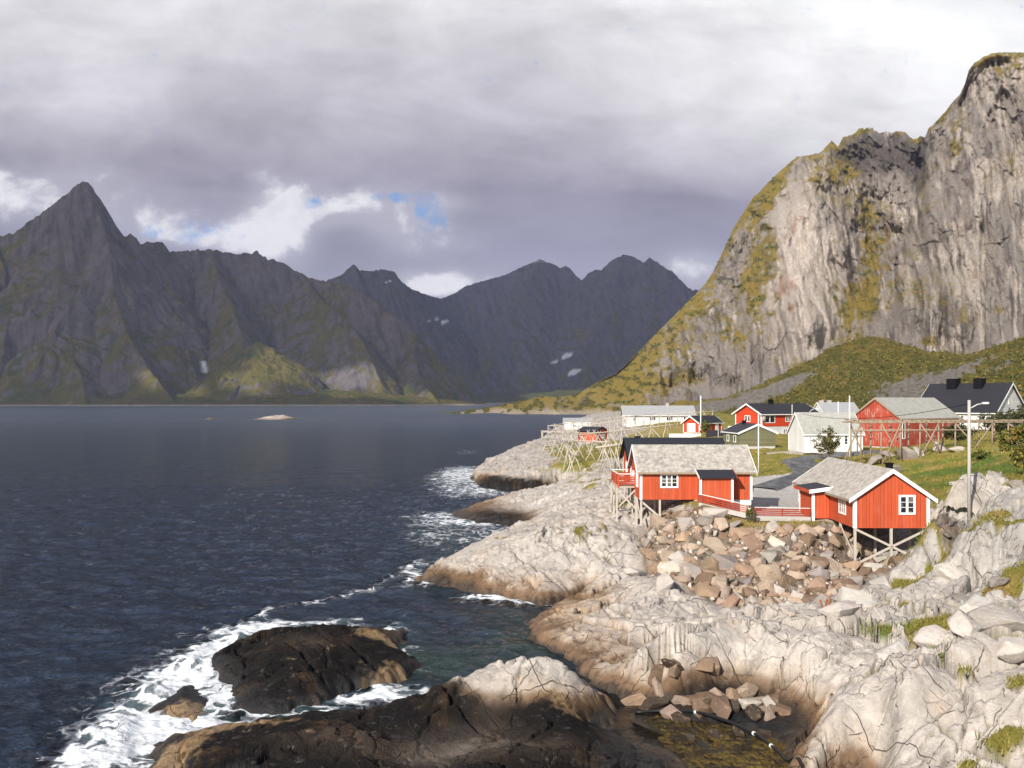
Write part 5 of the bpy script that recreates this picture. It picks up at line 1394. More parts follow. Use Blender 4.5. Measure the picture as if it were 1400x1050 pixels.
rack(wp2(772, 630, 3.8), wp2(786, 650, 4.0), 3.2, 4, 'short drying rack with nearly upright poles at the top of the pale headland', spread=1.0)
rack(wp2(826, 646, 4.5), wp2(858, 641, 4.9), 3.4, 5, 'drying rack whose feet stand just behind the railed deck', spread=1.4)
rack((17.5, 240), (31, 232), 3.8, 7, 'drying rack between the little red shed and the long white house')
rack((23, 262), (40, 262), 3.8, 8, 'drying rack along the dry grass below the long white house')
rack((40, 248), (54, 246), 3.6, 7, 'drying rack in the grass in front of the long white house, beside the red garage')
rack((12.5, 268), (25, 258), 4.2, 6, 'drying rack with tall crossed pole tips beside the white pier boathouse', topx=True)
rack((9.5, 236), (14.5, 214), 3.2, 5, 'drying rack stepping back along the seaward edge of the headland')
# the tall timber rack in front of the barn
RB = empty('drying_rack', (55, 105, 8), 0, 'long tall timber drying rack running in front of the weathered red barn to the hedge', 'drying rack', 'wooden fish drying racks')
xs_ = [39.5, 41.8, 44.0, 46.2, 48.3, 50.2, 54.4, 56.2, 60.5, 64.5]
TZ = 11.55
for i, x_ in enumerate(xs_):
    for y_ in (103.6, 106.6):
        zb = tz(x_, y_) - .3
        MB().tube([(x_ - 55, y_ - 105, zb - 8), (x_ - 55 + .05, y_ - 105, TZ - 8 + .1)], .10, .085, 7).build('pole', WOODD, RB, True)
for i, x_ in enumerate(xs_[:-1]):
    s_ = 1 if i % 2 else -1
    xa = x_ + 2.3 * s_
    pole_mesh((x_ - 55, -1.5, TZ - 8 - .1), (xa - 55, -1.9, tz(xa, 103.1) - 8), .085).build('brace', WOODD, RB, True)
    if i % 2 == 0:
        pole_mesh((x_ - 55, 1.7, TZ - 8 - .3), (x_ + 2.0 - 55, 1.5, tz(x_ + 2, 106.5) - 8.1), .08).build('brace', WOODD, RB, True)
pole_mesh((56.2 - 55, -1.6, tz(56, 103) - 8 + .2), (62.0 - 55, -1.5, TZ - 8.2), .09).build('brace', WOODD, RB, True)
for y_, dz_ in ((-1.5, 0), (-.6, .12), (.4, .1), (1.5, 0), (-1.55, -.9)):
    x1_ = 12.5 if dz_ >= 0 else -1
    pole_mesh((-16.5, y_, TZ - 8 + dz_), (x1_, y_, TZ - 8 + dz_ + .05), .10, .02).build('beam', WOODD, RB, True)
for i in range(26):
    x_ = -16 + i * 1.1
    pole_mesh((x_, -1.9, TZ - 8 + .25), (x_ + RNG.normal() * .1, 1.9, TZ - 8 + .25), .055, .02).build('crosspole', WOODD, RB, True)

# ------------------------------------------------------------------ poles and lamps
def upright(name, label, cat, x, y, zb, zt, r, mat=POLEG, group=None):
    root = empty(name, (x, y, zb), 0, label, cat, group)
    MB().tube([(0, 0, -.3), (0, 0, zt - zb)], r, r * .8, 10).build('pole', mat, root, True)
    return root
lx, ly = wx(1325, 697, 6.6)
SL = upright('street_lamp', 'tall grey wooden pole with a street lamp arm, on the rocky edge above the outcrop', 'street lamp', lx, ly, tz(lx, ly), 14.05, .125)
hz_ = 14.05 - SL.location.z
MB().tube([(.1, 0, hz_ - .55), (.55, 0, hz_ - .30), (.95, 0, hz_ - .22)], .035).build('lamp_arm', LAMPM, SL, True)
MB().prism([(.9, -.09, hz_ - .27), (1.22, -.10, hz_ - .27), (1.35, -.05, hz_ - .23), (1.3, -.05, hz_ - .13), (.95, -.06, hz_ - .14)], (0, .2, 0)).build('lamp_head', LAMPM, SL)
MB().tube([(0.1, 0, 3.0), (1.75, 0.1, -.2)], .02).build('guy_wire', BLACK, SL)
lx, ly = wx(1107, 618, 7.0)
S2 = upright('street_lamp', 'slim grey lamp post with a drooping lamp in front of the white boathouse wall', 'street lamp', lx, ly, tz(lx, ly), 12.5, .08)
z_ = 12.5 - S2.location.z
MB().tube([(0, 0, z_), (.4, 0, z_ + .35), (.9, 0, z_ + .45)], .04).build('lamp_arm', LAMPM, S2, True)
MB().prism([(.8, -.1, z_ + .36), (1.25, -.1, z_ + .38), (1.25, -.06, z_ + .5), (.85, -.06, z_ + .52)], (0, .2, 0)).build('lamp_head', LAMPM, S2)
for (px, pyb, pyt, Y, r, lab, cat) in ((958, 580, 541, 196, .14, 'white flagpole rising in front of the red garage roof', 'flagpole'), (1037, 640, 563, 101, .07, 'slim white pole standing in the grass behind the slate-roofed cabin', 'pole'),
                             (1161.5, 596, 541, 116, .085, 'tall white flagpole in front of the white boathouse roof', 'flagpole'), (1146, 600, 549, 190, .1, 'thin distant mast above the white boathouse roof ridge', 'pole'),
                             (1083, 604, 553, 172, .12, 'short grey utility pole by the black roof of the two-storey red house', 'pole'), (982, 602, 586, 150, .08, 'short post beside the olive shed', 'post')):
    X_, _, zt_ = wy(px, pyt, Y)
    zb_ = tz(X_, Y)
    upright('flagpole' if cat == 'flagpole' else 'pole', lab, cat, X_, Y, min(zb_, zt_ - 2), zt_, r, WHITE if 'white' in lab else POLEG)
def cable(name, a, b_, sag, r, label):
    a, b_ = Vector(a), Vector(b_)
    pts = [a.lerp(b_, t_) - Vector((0, 0, sag * 4 * t_ * (1 - t_))) for t_ in np.linspace(0, 1, 17)]
    setp(MB().tube(pts, r, r, 5).build(name, BLACK), label, 'cable')
cable('cable', (SL.location.x, SL.location.y, 13.8), (37.5, 118, 12.3), .8, .022, 'black overhead cable sagging left from the tall street lamp pole across the barn roof')
cable('cable', (S2.location.x, S2.location.y, 11.4), (46.5, 121, 11.2), .3, .02, 'thin overhead cable across the white boathouse roof')
hp_ = [wx(868, 974, .05), wx(905, 972, .12), wx(950, 975, .3), wx(1000, 989, .45), wx(1040, 1008, .4), wx(1068, 1032, .3), wx(1092, 1062, .2), wx(1120, 1110, .1)]
hz2 = [.05, .14, .4, .5, .42, .32, .22, .1]
pts = []
for i in range(len(hp_) - 1):
    for t_ in np.linspace(0, 1, 5)[:-1]:
        x_, y_ = hp_[i][0] + (hp_[i + 1][0] - hp_[i][0]) * t_, hp_[i][1] + (hp_[i + 1][1] - hp_[i][1]) * t_
        pts.append((x_, y_, max(hz2[i] + (hz2[i + 1] - hz2[i]) * t_, (tz(x_, y_) + .08) if i > 0 else .03)))
pp = np.array(pts)
pp[1:-1] = (pp[:-2] + pp[1:-1] * 2 + pp[2:]) / 4
HS = MB().tube([tuple(q) for q in pp], .065, .065, 8).build('hose', HOSE, None, True)
setp(HS, 'thick black hose lying across the kelp pool to the pale boulder', 'hose')
for i in (8, 15, 18):
    MB().tube([tuple(pp[i]), tuple(pp[i] + (pp[i + 1] - pp[i]) * .22)], .085, .085, 8).build('clamp', WHITE, HS)

# ------------------------------------------------------------------ roads
def ribbon(name, pts, widths, col, lift, kind='structure', n_=60):
    P_ = np.array(pts, float)
    tt_ = np.linspace(0, len(P_) - 1, n_)
    cx_ = np.interp(tt_, range(len(P_)), P_[:, 0])
    cy_ = np.interp(tt_, range(len(P_)), P_[:, 1])
    for _ in range(6):
        cx_[1:-1], cy_[1:-1] = (cx_[:-2] + 2 * cx_[1:-1] + cx_[2:]) / 4, (cy_[:-2] + 2 * cy_[1:-1] + cy_[2:]) / 4
    wd = np.interp(tt_, range(len(P_)), widths)
    tx, ty = np.gradient(cx_), np.gradient(cy_)
    l_ = np.hypot(tx, ty)
    nx, ny = -ty / l_, tx / l_
    s_ = np.linspace(-1, 1, 9)
    Xr, Yr = cx_[:, None] + nx[:, None] * wd[:, None] * s_ / 2, cy_[:, None] + ny[:, None] * wd[:, None] * s_ / 2
    Zr = terrain(Xr, Yr, False)
    zc = Zr.max(1)
    k = np.ones(5) / 5
    zc = np.convolve(np.pad(zc, 2, 'edge'), k, 'valid')
    Zr = np.maximum(np.repeat(zc[:, None], 9, 1) * .5 + Zr * .5, Zr) + lift - .25 * (np.abs(s_) > .99)
    return setp(link(name, grid_mesh(name, Xr, Yr, Zr), col), kind=kind)
ASPH, n, b = mat_new('asphalt')
p = n.new('ShaderNodeNewGeometry').outputs['Position']
q = n.noise(n.vm('MULTIPLY', p, (1, .35, 1)), .9, 6.0, .65)
n.put(b.inputs['Base Color'], n.ramp(q, [(.35, (.045, .048, .055)), (.52, (.11, .11, .115)), (.7, (.21, .205, .20))]))
n.put(b.inputs['Roughness'], .8)
GRAV, n, b = mat_new('pale_gravel')
q = n.noise(n.new('ShaderNodeNewGeometry').outputs['Position'], 1.2, 8.0, .7)
n.put(b.inputs['Base Color'], n.ramp(q, [(.3, (.26, .225, .185)), (.7, (.43, .39, .34))]))
n.put(b.inputs['Roughness'], .95)
ribbon('road', [wx(1042, 668, 5.4), wx(1075, 656, 5.7), wx(1108, 648, 6.0), wx(1100, 636, 6.4), wx(1088, 630, 6.7), wx(1108, 625, 6.9), wx(1140, 622, 7.0), wx(1200, 618, 7.2)], [3.2, 3.4, 3.8, 4.2, 4.2, 3.8, 3.4, 3.2], ASPH, .10)
ribbon('road', [wx(1045, 622, 6.6), wx(1075, 620, 6.8), wx(1110, 622, 6.95)], [2.5, 2.6, 3.0], GRAV, .12, n_=24)
ribbon('path', [wx(1290, 685, 6.8), wx(1310, 684, 6.95), wx(1350, 683, 7.2), wx(1420, 683, 7.6), wx(1540, 684, 8.4)], [1.9, 2.2, 2.4, 2.6, 2.8], GRAV, .10)

# ------------------------------------------------------------------ boulders
def rock_mesh(seed, k=15):
    r_ = np.random.default_rng(seed)
    pts = r_.normal(size=(k, 3))
    pts /= np.linalg.norm(pts, axis=1)[:, None]
    pts *= (np.array([1.0, .78, .62]) * (.78 + .3 * r_.random((k, 1))))
    bm = bmesh.new()
    vs = [bm.verts.new(q) for q in pts]
    res = bmesh.ops.convex_hull(bm, input=vs)
    junk = [e for e in res['geom_interior'] if isinstance(e, bmesh.types.BMVert)] + [e for e in res['geom_unused'] if isinstance(e, bmesh.types.BMVert)]
    bmesh.ops.delete(bm, geom=list(set(junk)), context='VERTS')
    bmesh.ops.bevel(bm, geom=list(bm.edges), offset=.03, segments=1, profile=.6, affect='EDGES', clamp_overlap=True)
    bmesh.ops.triangulate(bm, faces=list(bm.faces))
    bmesh.ops.subdivide_edges(bm, edges=[e for e in bm.edges if e.calc_length() > .22], cuts=1, use_grid_fill=True)
    bmesh.ops.triangulate(bm, faces=list(bm.faces))
    co = np.array([v_.co for v_ in bm.verts])
    dsp = .065 * fbm(co[:, 0] * 1.7 + seed, co[:, 1] * 1.7 + co[:, 2] * 1.5, 5, seed)
    for v_, d_ in zip(bm.verts, dsp):
        v_.co *= 1 + d_
    me = bpy.data.meshes.new('boulder')
    bm.to_mesh(me)
    bm.free()
    for f_ in me.polygons:
        f_.use_smooth = True
    try:
        me.set_sharp_from_angle(angle=R(20))
    except Exception:
        pass
    return me
MR, n, b = mat_new('boulder_stone')
oi = n.new('ShaderNodeObjectInfo')
p = n.new('ShaderNodeTexCoord').outputs['Object']
pw = n.vm('ADD', p, n.vm('MULTIPLY', n.xyz(oi.outputs['Random'], oi.outputs['Random'], oi.outputs['Random']), (31, 17, 53)))
q1, q2 = n.noise(pw, 1.3, 7.0, .66), n.noise(pw, 7.0, 5.0, .7)
f = n.m('ADD', .42, n.m('ADD', n.m('MULTIPLY', q1, .75), n.m('MULTIPLY', q2, .4)))
c = n.mix(1.0, oi.outputs['Color'], n.xyz(f, f, f), 'MULTIPLY')
c = n.mix(n.m('MULTIPLY', n.ss(n.noise(pw, 2.3, 5.0, .6), .55, .68), .45), c, (.44, .29, .19))
n.put(b.inputs['Base Color'], c)
n.put(b.inputs['Roughness'], .9)
n.put(b.inputs['Specular IOR Level'], .12)
bump(n, b, n.m('ADD', q1, n.m('MULTIPLY', q2, .45)), .9, .22)
PROTO = [rock_mesh(900 + i) for i in range(14)]
for m_ in PROTO:
    m_.materials.append(MR)
KIND = {'tan': ((.38, .295, .225), .22), 'orange': ((.35, .245, .17), .16), 'pale': ((.47, .42, .365), .26), 'grey': ((.30, .265, .235), .24), 'brown': ((.21, .145, .10), .24), 'bedrock': ((.47, .43, .39), .1), 'bank': ((.21, .195, .18), .2), 'wet': ((.075, .058, .045), .1)}
def boulder(x, y, z, s, kind, label, group, name='boulder', squash=1.0, sq=None):
    o = bpy.data.objects.new(name, PROTO[int(RNG.integers(len(PROTO)))])
    COL.objects.link(o)
    o.location = (x, y, z)
    o.rotation_euler = (RNG.normal() * .45, RNG.normal() * .45, RNG.random() * 6.28)
    o.scale = sq or (s * (.85 + .4 * RNG.random()), s * (.85 + .4 * RNG.random()), s * squash * (.8 + .4 * RNG.random()))
    c_ = np.array(KIND[kind][0]) * (.8 + .4 * RNG.random()) * (1 + .018 * RNG.normal(size=3))
    o.color = (*np.clip(c_, 0, 1), 1)
    setp(o, label, 'boulder', group)
    return o
LAB = {'tan': 'angular tan boulder in the heap below the red cabins', 'orange': 'angular orange-brown boulder in the heap below the red cabins', 'pale': 'pale whitish boulder in the heap below the red cabins',
       'grey': 'angular grey boulder in the heap below the red cabins', 'brown': 'dark brown boulder in the heap below the red cabins'}
BIG = [(1017, 743, 3.6, 1.35, 'orange', 'large square-faced tan boulder with a brown face, high on the heap below the level fence'), (1063, 752, 3.4, 1.05, 'pale', 'pale whitish upright boulder just right of the large square-faced tan boulder'),
       (1058, 780, 2.9, 1.5, 'tan', 'biggest boulder of the heap, a tan block with a pointed top'), (998, 768, 3.0, 1.3, 'grey', 'long flat grey-brown slab boulder leaning left of the biggest tan block'), (1087, 818, 1.9, 1.0, 'pale', 'flat pale slab boulder lying level at the foot of the heap'),
       (1075, 796, 2.3, 1.05, 'brown', 'dark brown boulder wedged under the biggest tan block'), (990, 802, 1.9, 1.25, 'tan', 'smooth tan boulder at the lower left foot of the heap'), (1035, 822, 1.7, 1.3, 'pale', 'broad pinkish pale boulder at the lowest front of the heap'),
       (1130, 832, 1.8, 1.2, 'grey', 'tilted pale grey slab boulder at the right foot of the heap'), (1190, 768, 2.3, 1.5, 'brown', 'big brown slab boulder under the front of the gable-on cabin'), (1228, 766, 2.7, 1.2, 'brown', 'flat brown boulder beside the middle stilt of the gable-on cabin'),
       (950, 793, 1.9, 1.6, 'pale', 'long pale bedrock block at the lower left edge of the heap'), (930, 768, 2.5, 1.25, 'pale', 'rounded pale boulder left of the heap under the slate-roofed cabin'), (1167, 815, 1.9, .9, 'tan', 'cream boulder under the left front stilt of the gable-on cabin')]
for px, py, z, s, kd, lab in BIG:
    x_, y_ = wx(px, py, z)
    boulder(x_, y_, max(tz(x_, y_), .2) + s * .12, s * 1.0, kd, lab, 'boulders of the heap')
rx = np.array(RUBBLE)
x0_, x1_, y0_, y1_ = rx[:, 0].min(), rx[:, 0].max(), rx[:, 1].min(), rx[:, 1].max()
placed = [(*wx(q[0], q[1], q[2]), q[3] * .8) for q in BIG]
sizes = np.concatenate([np.full(70, 1.0), np.full(110, .68), np.full(105, .46)])
cx_, cy_ = RNG.random(9000) * (x1_ - x0_) + x0_, RNG.random(9000) * (y1_ - y0_) + y0_
_, inn = seg_dist(cx_, cy_, RUBBLE)
cc_ = np.stack([cx_[inn], cy_[inn]], 1)
zc_ = terrain(cc_[:, 0], cc_[:, 1], False)
k = 0
for s0 in sizes:
    for _ in range(60):
        if k >= len(cc_):
            k = 0
        x_, y_, z_ = cc_[k, 0], cc_[k, 1], zc_[k]
        k += 1
        s = s0 * (.75 + .55 * RNG.random())
        if all((x_ - a_) ** 2 + (y_ - b_) ** 2 > (.60 * (s + c__)) ** 2 for a_, b_, c__ in placed):
            placed.append((x_, y_, s))
            kd = ['tan', 'orange', 'pale', 'grey', 'brown'][int(RNG.choice(5, p=[.38, .24, .12, .10, .16]))]
            boulder(x_, y_, z_ + s * .08, s, kd, LAB[kd], 'boulders of the heap')
            break
# small broken stone filling the gaps of the heap
PV = []
for m_ in PROTO[:6]:
    v_ = np.zeros(len(m_.vertices) * 3, np.float32)
    m_.vertices.foreach_get('co', v_)
    t3 = np.zeros(len(m_.polygons) * 3, np.int32)
    m_.polygons.foreach_get('vertices', t3)
    PV.append((v_.reshape(-1, 3), t3.reshape(-1, 3)))
VV, FF, CC, base_i = [], [], [], 0
fp = cc_[RNG.choice(len(cc_), min(1500, len(cc_)), replace=False)]
fz_ = terrain(fp[:, 0], fp[:, 1], False)
for (x_, y_), z_ in zip(fp, fz_):
    v_, f3 = PV[int(RNG.integers(6))]
    a_ = RNG.random() * 6.28
    s = .12 + .22 * RNG.random() ** 2
    M_ = np.array(Euler((RNG.normal(), RNG.normal(), a_)).to_matrix())
    VV.append((v_ * s) @ M_.T + np.array([x_, y_, z_ + s * .35]))
    FF.append(f3 + base_i)
    base_i += len(v_)
    cl = np.array([(.40, .30, .22), (.34, .22, .15), (.46, .41, .36), (.24, .17, .12)][int(RNG.integers(4))]) * (.7 + .5 * RNG.random())
    CC.append(np.repeat(cl[None], len(v_), 0))
setp(link('rubble', raw_mesh('rubble', np.concatenate(VV), np.concatenate(FF), {'Col': np.concatenate(CC)}, smooth=False), ml), kind='stuff')
# dry-stacked grey rocks right of the gable-on cabin
sx = np.array(STACK)
cnt = 0
for _ in range(2500):
    x_, y_ = sx[:, 0].min() + RNG.random() * np.ptp(sx[:, 0]), sx[:, 1].min() + RNG.random() * np.ptp(sx[:, 1])
    if not seg_dist(np.array([x_]), np.array([y_]), STACK)[1][0]:
        continue
    s = .30 + .32 * RNG.random()
    if all((x_ - a_) ** 2 + (y_ - b_) ** 2 > (.62 * (s + c__)) ** 2 for a_, b_, c__ in placed):
        placed.append((x_, y_, s))
        boulder(x_, y_, tz(x_, y_) + s * .2, s, 'bank', 'grey angular block of the stacked stone bank right of the gable-on cabin', 'blocks of the stone bank', 'stone_block', .8)
        cnt += 1
    if cnt > 85:
        break
# big pale blocks of the bedrock itself, bedded between grass-filled joints
for px, py, z, s in ((1172, 828, 2.3, 2.1), (1245, 818, 2.8, 1.6), (1300, 812, 3.3, 1.2), (1255, 790, 2.7, 1.2), (1205, 798, 2.4, 1.1), (1345, 846, 4.0, 1.6), (1396, 840, 4.3, 1.2), (1282, 890, 3.3, 1.3), (1330, 872, 3.9, .9), (1222, 884, 2.9, 1.3),
                     (1372, 884, 4.2, 1.4), (1262, 852, 3.1, 1.2), (1312, 846, 3.7, .9), (1240, 912, 2.9, 1.0), (1320, 905, 3.6, 1.1), (1385, 915, 4.0, 1.0), (1195, 862, 2.7, 1.1)):
    x_, y_ = wx(px, py, z)
    zt_ = tz(x_, y_)
    o_ = boulder(x_, y_, zt_ + .10 * s, s, 'bedrock', 'pale grey block of bedrock between grass-filled joints on the lower right shore', 'pale bedrock blocks on the right', 'bedrock_block', sq=(s * (.85 + .3 * RNG.random()), s * (.75 + .3 * RNG.random()), s * .9))
    o_.rotation_euler = (RNG.normal() * .12, RNG.normal() * .12, RNG.random() * 6.28)
for px, py, z, s in ((1110, 872, 2.0, 1.0), (1062, 862, 1.9, 1.1), (1012, 850, 1.6, 1.0), (905, 803, 2.1, 1.3), (875, 775, 2.2, 1.1), (862, 800, 1.2, .9), (1150, 872, 2.4, 1.2), (975, 838, 1.6, .9)):
    x_, y_ = wx(px, py, z)
    boulder(x_, y_, tz(x_, y_) + .05 * s, s, 'bedrock', 'pale block bedded in the shore rock along the lower edge of the boulder heap', 'pale blocks below the heap', 'bedrock_block', .6)
# jumbled blocks where the pale rock drops to the pool
pool_spots = [(905, 925, 1.2), (930, 940, .8), (955, 935, 1.0), (980, 928, 1.1), (1000, 922, 1.3), (1025, 930, 1.2), (1045, 940, 1.0), (915, 950, .5), (940, 960, .4), (968, 952, .6), (992, 948, .8), (1040, 962, .6), (1062, 955, .8),
              (900, 962, .2), (925, 974, .2), (960, 970, .3), (1015, 975, .3), (1055, 982, .3), (875, 945, .5), (890, 940, .7)]
for i, (px, py, z) in enumerate(pool_spots):
    x_, y_ = wx(px + RNG.normal() * 5, py + RNG.normal() * 3, z)
    s = .55 + .5 * RNG.random()
    kd = ['tan', 'brown', 'brown', 'orange', 'brown'][i % 5] if py < 950 else ['brown', 'wet', 'tan'][i % 3]
    boulder(x_, y_, max(tz(x_, y_), 0) + s * .12, s, kd, {'tan': 'tan block in the jumble at the head of the kelp pool', 'brown': 'brown block in the jumble at the head of the kelp pool', 'pale': 'pale block in the jumble at the head of the kelp pool', 'orange': 'rusty orange block in the jumble at the head of the kelp pool', 'wet': 'blackish wet block in the jumble at the head of the kelp pool'}[kd], 'blocks at the head of the kelp pool', 'block', .85)
# stones about the pool, hillside outcrop stones and loose slabs
for px, py, z, s, kd, lab in ((985, 978, .3, .8, 'brown', 'tan rounded stone at the pool edge under the hose'), (1022, 955, .8, .95, 'pale', 'pale upright stone between pool and pale foreground rock'), (1002, 945, .8, .7, 'orange', 'rusty tan stone above the hose'),
                             (955, 958, .4, .8, 'brown', 'brown stone below the pale foreground rock face'), (1052, 950, .9, .7, 'pale', 'small white stone left of the big rounded boulder'), (1030, 985, .2, .6, 'wet', 'dark stone right of the hose clamp'),
                             (980, 1005, .1, .42, 'wet', 'dark round stone in the middle of the kelp pool'), (1012, 1003, .1, .4, 'wet', 'dark oval stone in the kelp pool right of the middle one'), (945, 1010, .1, .3, 'wet', 'small black stone at the left of the kelp pool'),
                             (1048, 1000, .3, .55, 'wet', 'dark stone where the hose bends down'), (930, 985, .05, .5, 'wet', 'black wet stone at the head of the pool'),
                             (1180, 600, 7.4, .7, 'grey', 'grey stone on the bank in front of the barn'), (1192, 630, 7.2, 1.5, 'grey', 'large grey outcrop block behind the slate roof of the gable-on cabin'), (1240, 628, 7.3, 1.7, 'grey', 'broad grey outcrop block on the grassy bank below the tall rack'),
                             (1258, 622, 7.8, 1.3, 'pale', 'whitish outcrop block below the tall rack'), (1286, 615, 8.3, 1.25, 'pale', 'round pale boulder in the grass under the tall rack'), (1308, 617, 8.3, 1.0, 'pale', 'low pale boulder right of the round one under the tall rack'),
                             (1225, 640, 7.0, 1.2, 'grey', 'cracked grey outcrop block at the bottom of the grassy bank'), (1305, 652, 7.4, .5, 'pale', 'small white stone in the hillside grass'), (1395, 665, 8, .9, 'grey', 'grey stone at the foot of the yellow bush'),
                             (1315, 829, 3.3, .8, 'grey', 'flat grey slab lying at the foot of the outcrop'), (1365, 800, 4.3, .8, 'grey', 'grey boulder lodged on the outcrop ledge'), (1382, 822, 4.0, .6, 'pale', 'small white stone beside the outcrop ledge'), (1215, 618, 7.6, 1.0, 'grey', 'grey block at the brow of the grassy bank')):
    x_, y_ = wx(px, py, z)
    boulder(x_, y_, max(tz(x_, y_), 0) + s * .25, s, kd, lab, None, 'stone', .75)

# ------------------------------------------------------------------ trees, bushes and tufts
def bushy(name, label, cat, x, y, w, h, stem, cols, nclump, leaf, seed, group=None, z=None, low=.12):
    r_ = np.random.default_rng(seed)
    zb = tz(x, y) if z is None else z
    root = empty(name, (x, y, zb - .05), 0, label, cat, group)
    ends = []
    mb = MB()
    if stem:
        mb.tube([(0, 0, -.2), (.05, 0, h * .35), (.02, .05, h * .7)], stem, stem * .35, 7)
    for i in range(6):
        a_ = r_.random() * 6.28
        zz = h * (.2 + .5 * r_.random())
        e_ = Vector((math.cos(a_) * w * .32, math.sin(a_) * w * .32, zz + h * .2))
        mb.tube([(0, 0, zz * .5), tuple(e_ * .55 + Vector((0, 0, zz * .2))), tuple(e_)], max(stem, .05) * .5, .015, 5)
    mb.build('trunk', BARK, root, True)
    c_ = r_.normal(size=(nclump, 3))
    c_ /= np.linalg.norm(c_, axis=1)[:, None]
    rr_ = r_.random(nclump) ** .5
    cen_ = c_ * rr_[:, None] * np.array([w / 2, w / 2, h * (1 - low) / 2]) * (.72 + .34 * r_.random((nclump, 1)))
    top = cen_[:, 2] / (h * .5)
    cen_[:, :2] *= (1 - .35 * np.clip(top, -1, 1))[:, None]
    cen_[:, 2] += h * (low + (1 - low) / 2)
    rad_ = w * (.07 + .09 * r_.random(nclump))
    V_, F_, t_ = leaf_cloud(cen_, rad_, 26, leaf, r_)
    link('crown', leaf_mesh('crown', V_, F_, t_, *cols), ml, root)
    return root
GREENY = ((.05, .075, .018), (.11, .13, .028), (.20, .16, .03))
x_, y_ = wx(1132, 630, 6.8)
bushy('tree', 'small rowan tree with loose olive crown beside the lane, before the white boathouse', 'tree', x_, y_, 3.6, 4.4, .09, ((.06, .06, .02), (.12, .115, .035), (.20, .12, .035)), 70, .12, 1)
bushy('bush', 'round autumn-tinged bush growing against the red garage', 'bush', wy(965, 590, 190)[0], 190, 2.7, 3.0, .06, GREENY, 40, .16, 2)
x_, y_ = wx(1025, 711, 4.9)
bushy('bush', 'small leafy bush in the gap between the two red fences', 'bush', x_, y_ - .2, 1.0, 1.35, .03, ((.06, .07, .02), (.13, .13, .03), (.16, .11, .03)), 34, .055, 3)
bushy('bush', 'big yellow-green bush on the hillside at the edge of the picture, by the dirt path', 'bush', *wx(1400, 668, 7.6), 3.6, 4.0, .08, ((.055, .07, .015), (.17, .15, .03), (.26, .14, .03)), 110, .12, 4)
for i, (x_, y_, w_, h_, lab) in enumerate(((62.5, 117, 5.5, 3.3, 'dark green hedge bush under the right end of the tall rack'), (67.5, 119, 6, 3.8, 'tall dark hedge bush in front of the white house gable'), (57.4, 118, 4.5, 2.4, 'low dark hedge bush between the barn and the white house'), (73, 121, 6, 3.8, 'rightmost dark hedge bush before the white house'), (66.0, 113, 4.0, 2.2, 'low hedge bush with reddish leaves in front of the dark hedge'))):
    bushy('hedge_bush', lab, 'bush', x_, y_, w_, h_, .08, ((.028, .04, .014), (.06, .065, .02), (.12, .08, .03)) if i < 4 else ((.06, .05, .02), (.12, .08, .03), (.2, .07, .03)), 80, .15, 20 + i, 'hedge bushes by the white house')
for i, (px, py, z, w_, h_, lab) in enumerate(((1180, 604, 7.5, 2.0, 1.0, 'low scrubby bush at the lane behind the rowan'), (1062, 590, 7.0, 2.4, 2.0, 'pale bush beside the white lower storey of the red house'), (1120, 606, 7.2, 2.0, 1.2, 'low bush by the white boathouse corner'), (1340, 632, 8, 2.2, 1.0, 'low green bush on the grassy hillside'))):
    x_, y_ = wx(px, py, z)
    bushy('bush', lab, 'bush', x_, y_, w_, h_, .04, GREENY, 30, .12, 40 + i)
# dock plant with rusty seed heads in front of the heap
x_, y_ = wx(1128, 866, 1.9)
dp = empty('dock_plant', (x_, y_, max(tz(x_ + a_, y_ + b_) for a_ in (-.3, 0, .3) for b_ in (-.5, 0, .3)) - .05), 0, 'green-leaved dock plant with rusty red seed spikes growing between pale rocks', 'plant')
r_ = np.random.default_rng(5)
V_, F_, t_ = leaf_cloud(np.array([[0, 0, .22], [.2, 0, .2], [-.2, .05, .2]]), np.array([.3, .25, .25]), 40, .11, r_)
link('leaf_cluster', leaf_mesh('leaf_cluster', V_, F_, t_, (.04, .10, .02), (.07, .15, .03), (.12, .16, .04)), ml, dp)
RUST = mat_plain('rusty_seed', (.26, .09, .04), .9, .5, 20)
for i in range(6):
    a_ = r_.random() * 6.28
    MB().tube([(0, 0, .1), (.12 * math.cos(a_), .12 * math.sin(a_), .6), (.28 * math.cos(a_), .2 * math.sin(a_), 1.0 + .2 * r_.random())], .02, .05, 6).build('seed_spike', RUST, dp, True)

# grass blades over the turf nearest the viewer
gi = np.argwhere((ggm > .55) & (GY < 135) & (gz > .6))
wts = np.clip(GY[gi[:, 0], gi[:, 1]] / 60, .4, 2)
sel_ = gi[RNG.choice(len(gi), min(19000, len(gi)), replace=False)]
bx_, by_, bz_ = GX[sel_[:, 0], sel_[:, 1]], GY[sel_[:, 0], sel_[:, 1]], gz[sel_[:, 0], sel_[:, 1]]
k = 4
bx_, by_, bz_ = np.repeat(bx_, k) + RNG.normal(size=len(bx_) * k) * .14, np.repeat(by_, k) + RNG.normal(size=len(by_) * k) * .2, np.repeat(bz_, k) - .03
hgt_ = (.12 + .30 * RNG.random(len(bx_)) ** 1.5) * np.repeat(np.clip(.7 + .5 * fbm(GX[sel_[:, 0], sel_[:, 1]] * .4, GY[sel_[:, 0], sel_[:, 1]] * .4, 2, 600), .4, 1.4), k)
aa = RNG.random(len(bx_)) * 6.28
ww = .022 + .02 * RNG.random(len(bx_))
ln = RNG.normal(size=(len(bx_), 2)) * .10
P0 = np.stack([bx_ - np.cos(aa) * ww, by_ - np.sin(aa) * ww, bz_], 1)
P1 = np.stack([bx_ + np.cos(aa) * ww, by_ + np.sin(aa) * ww, bz_], 1)
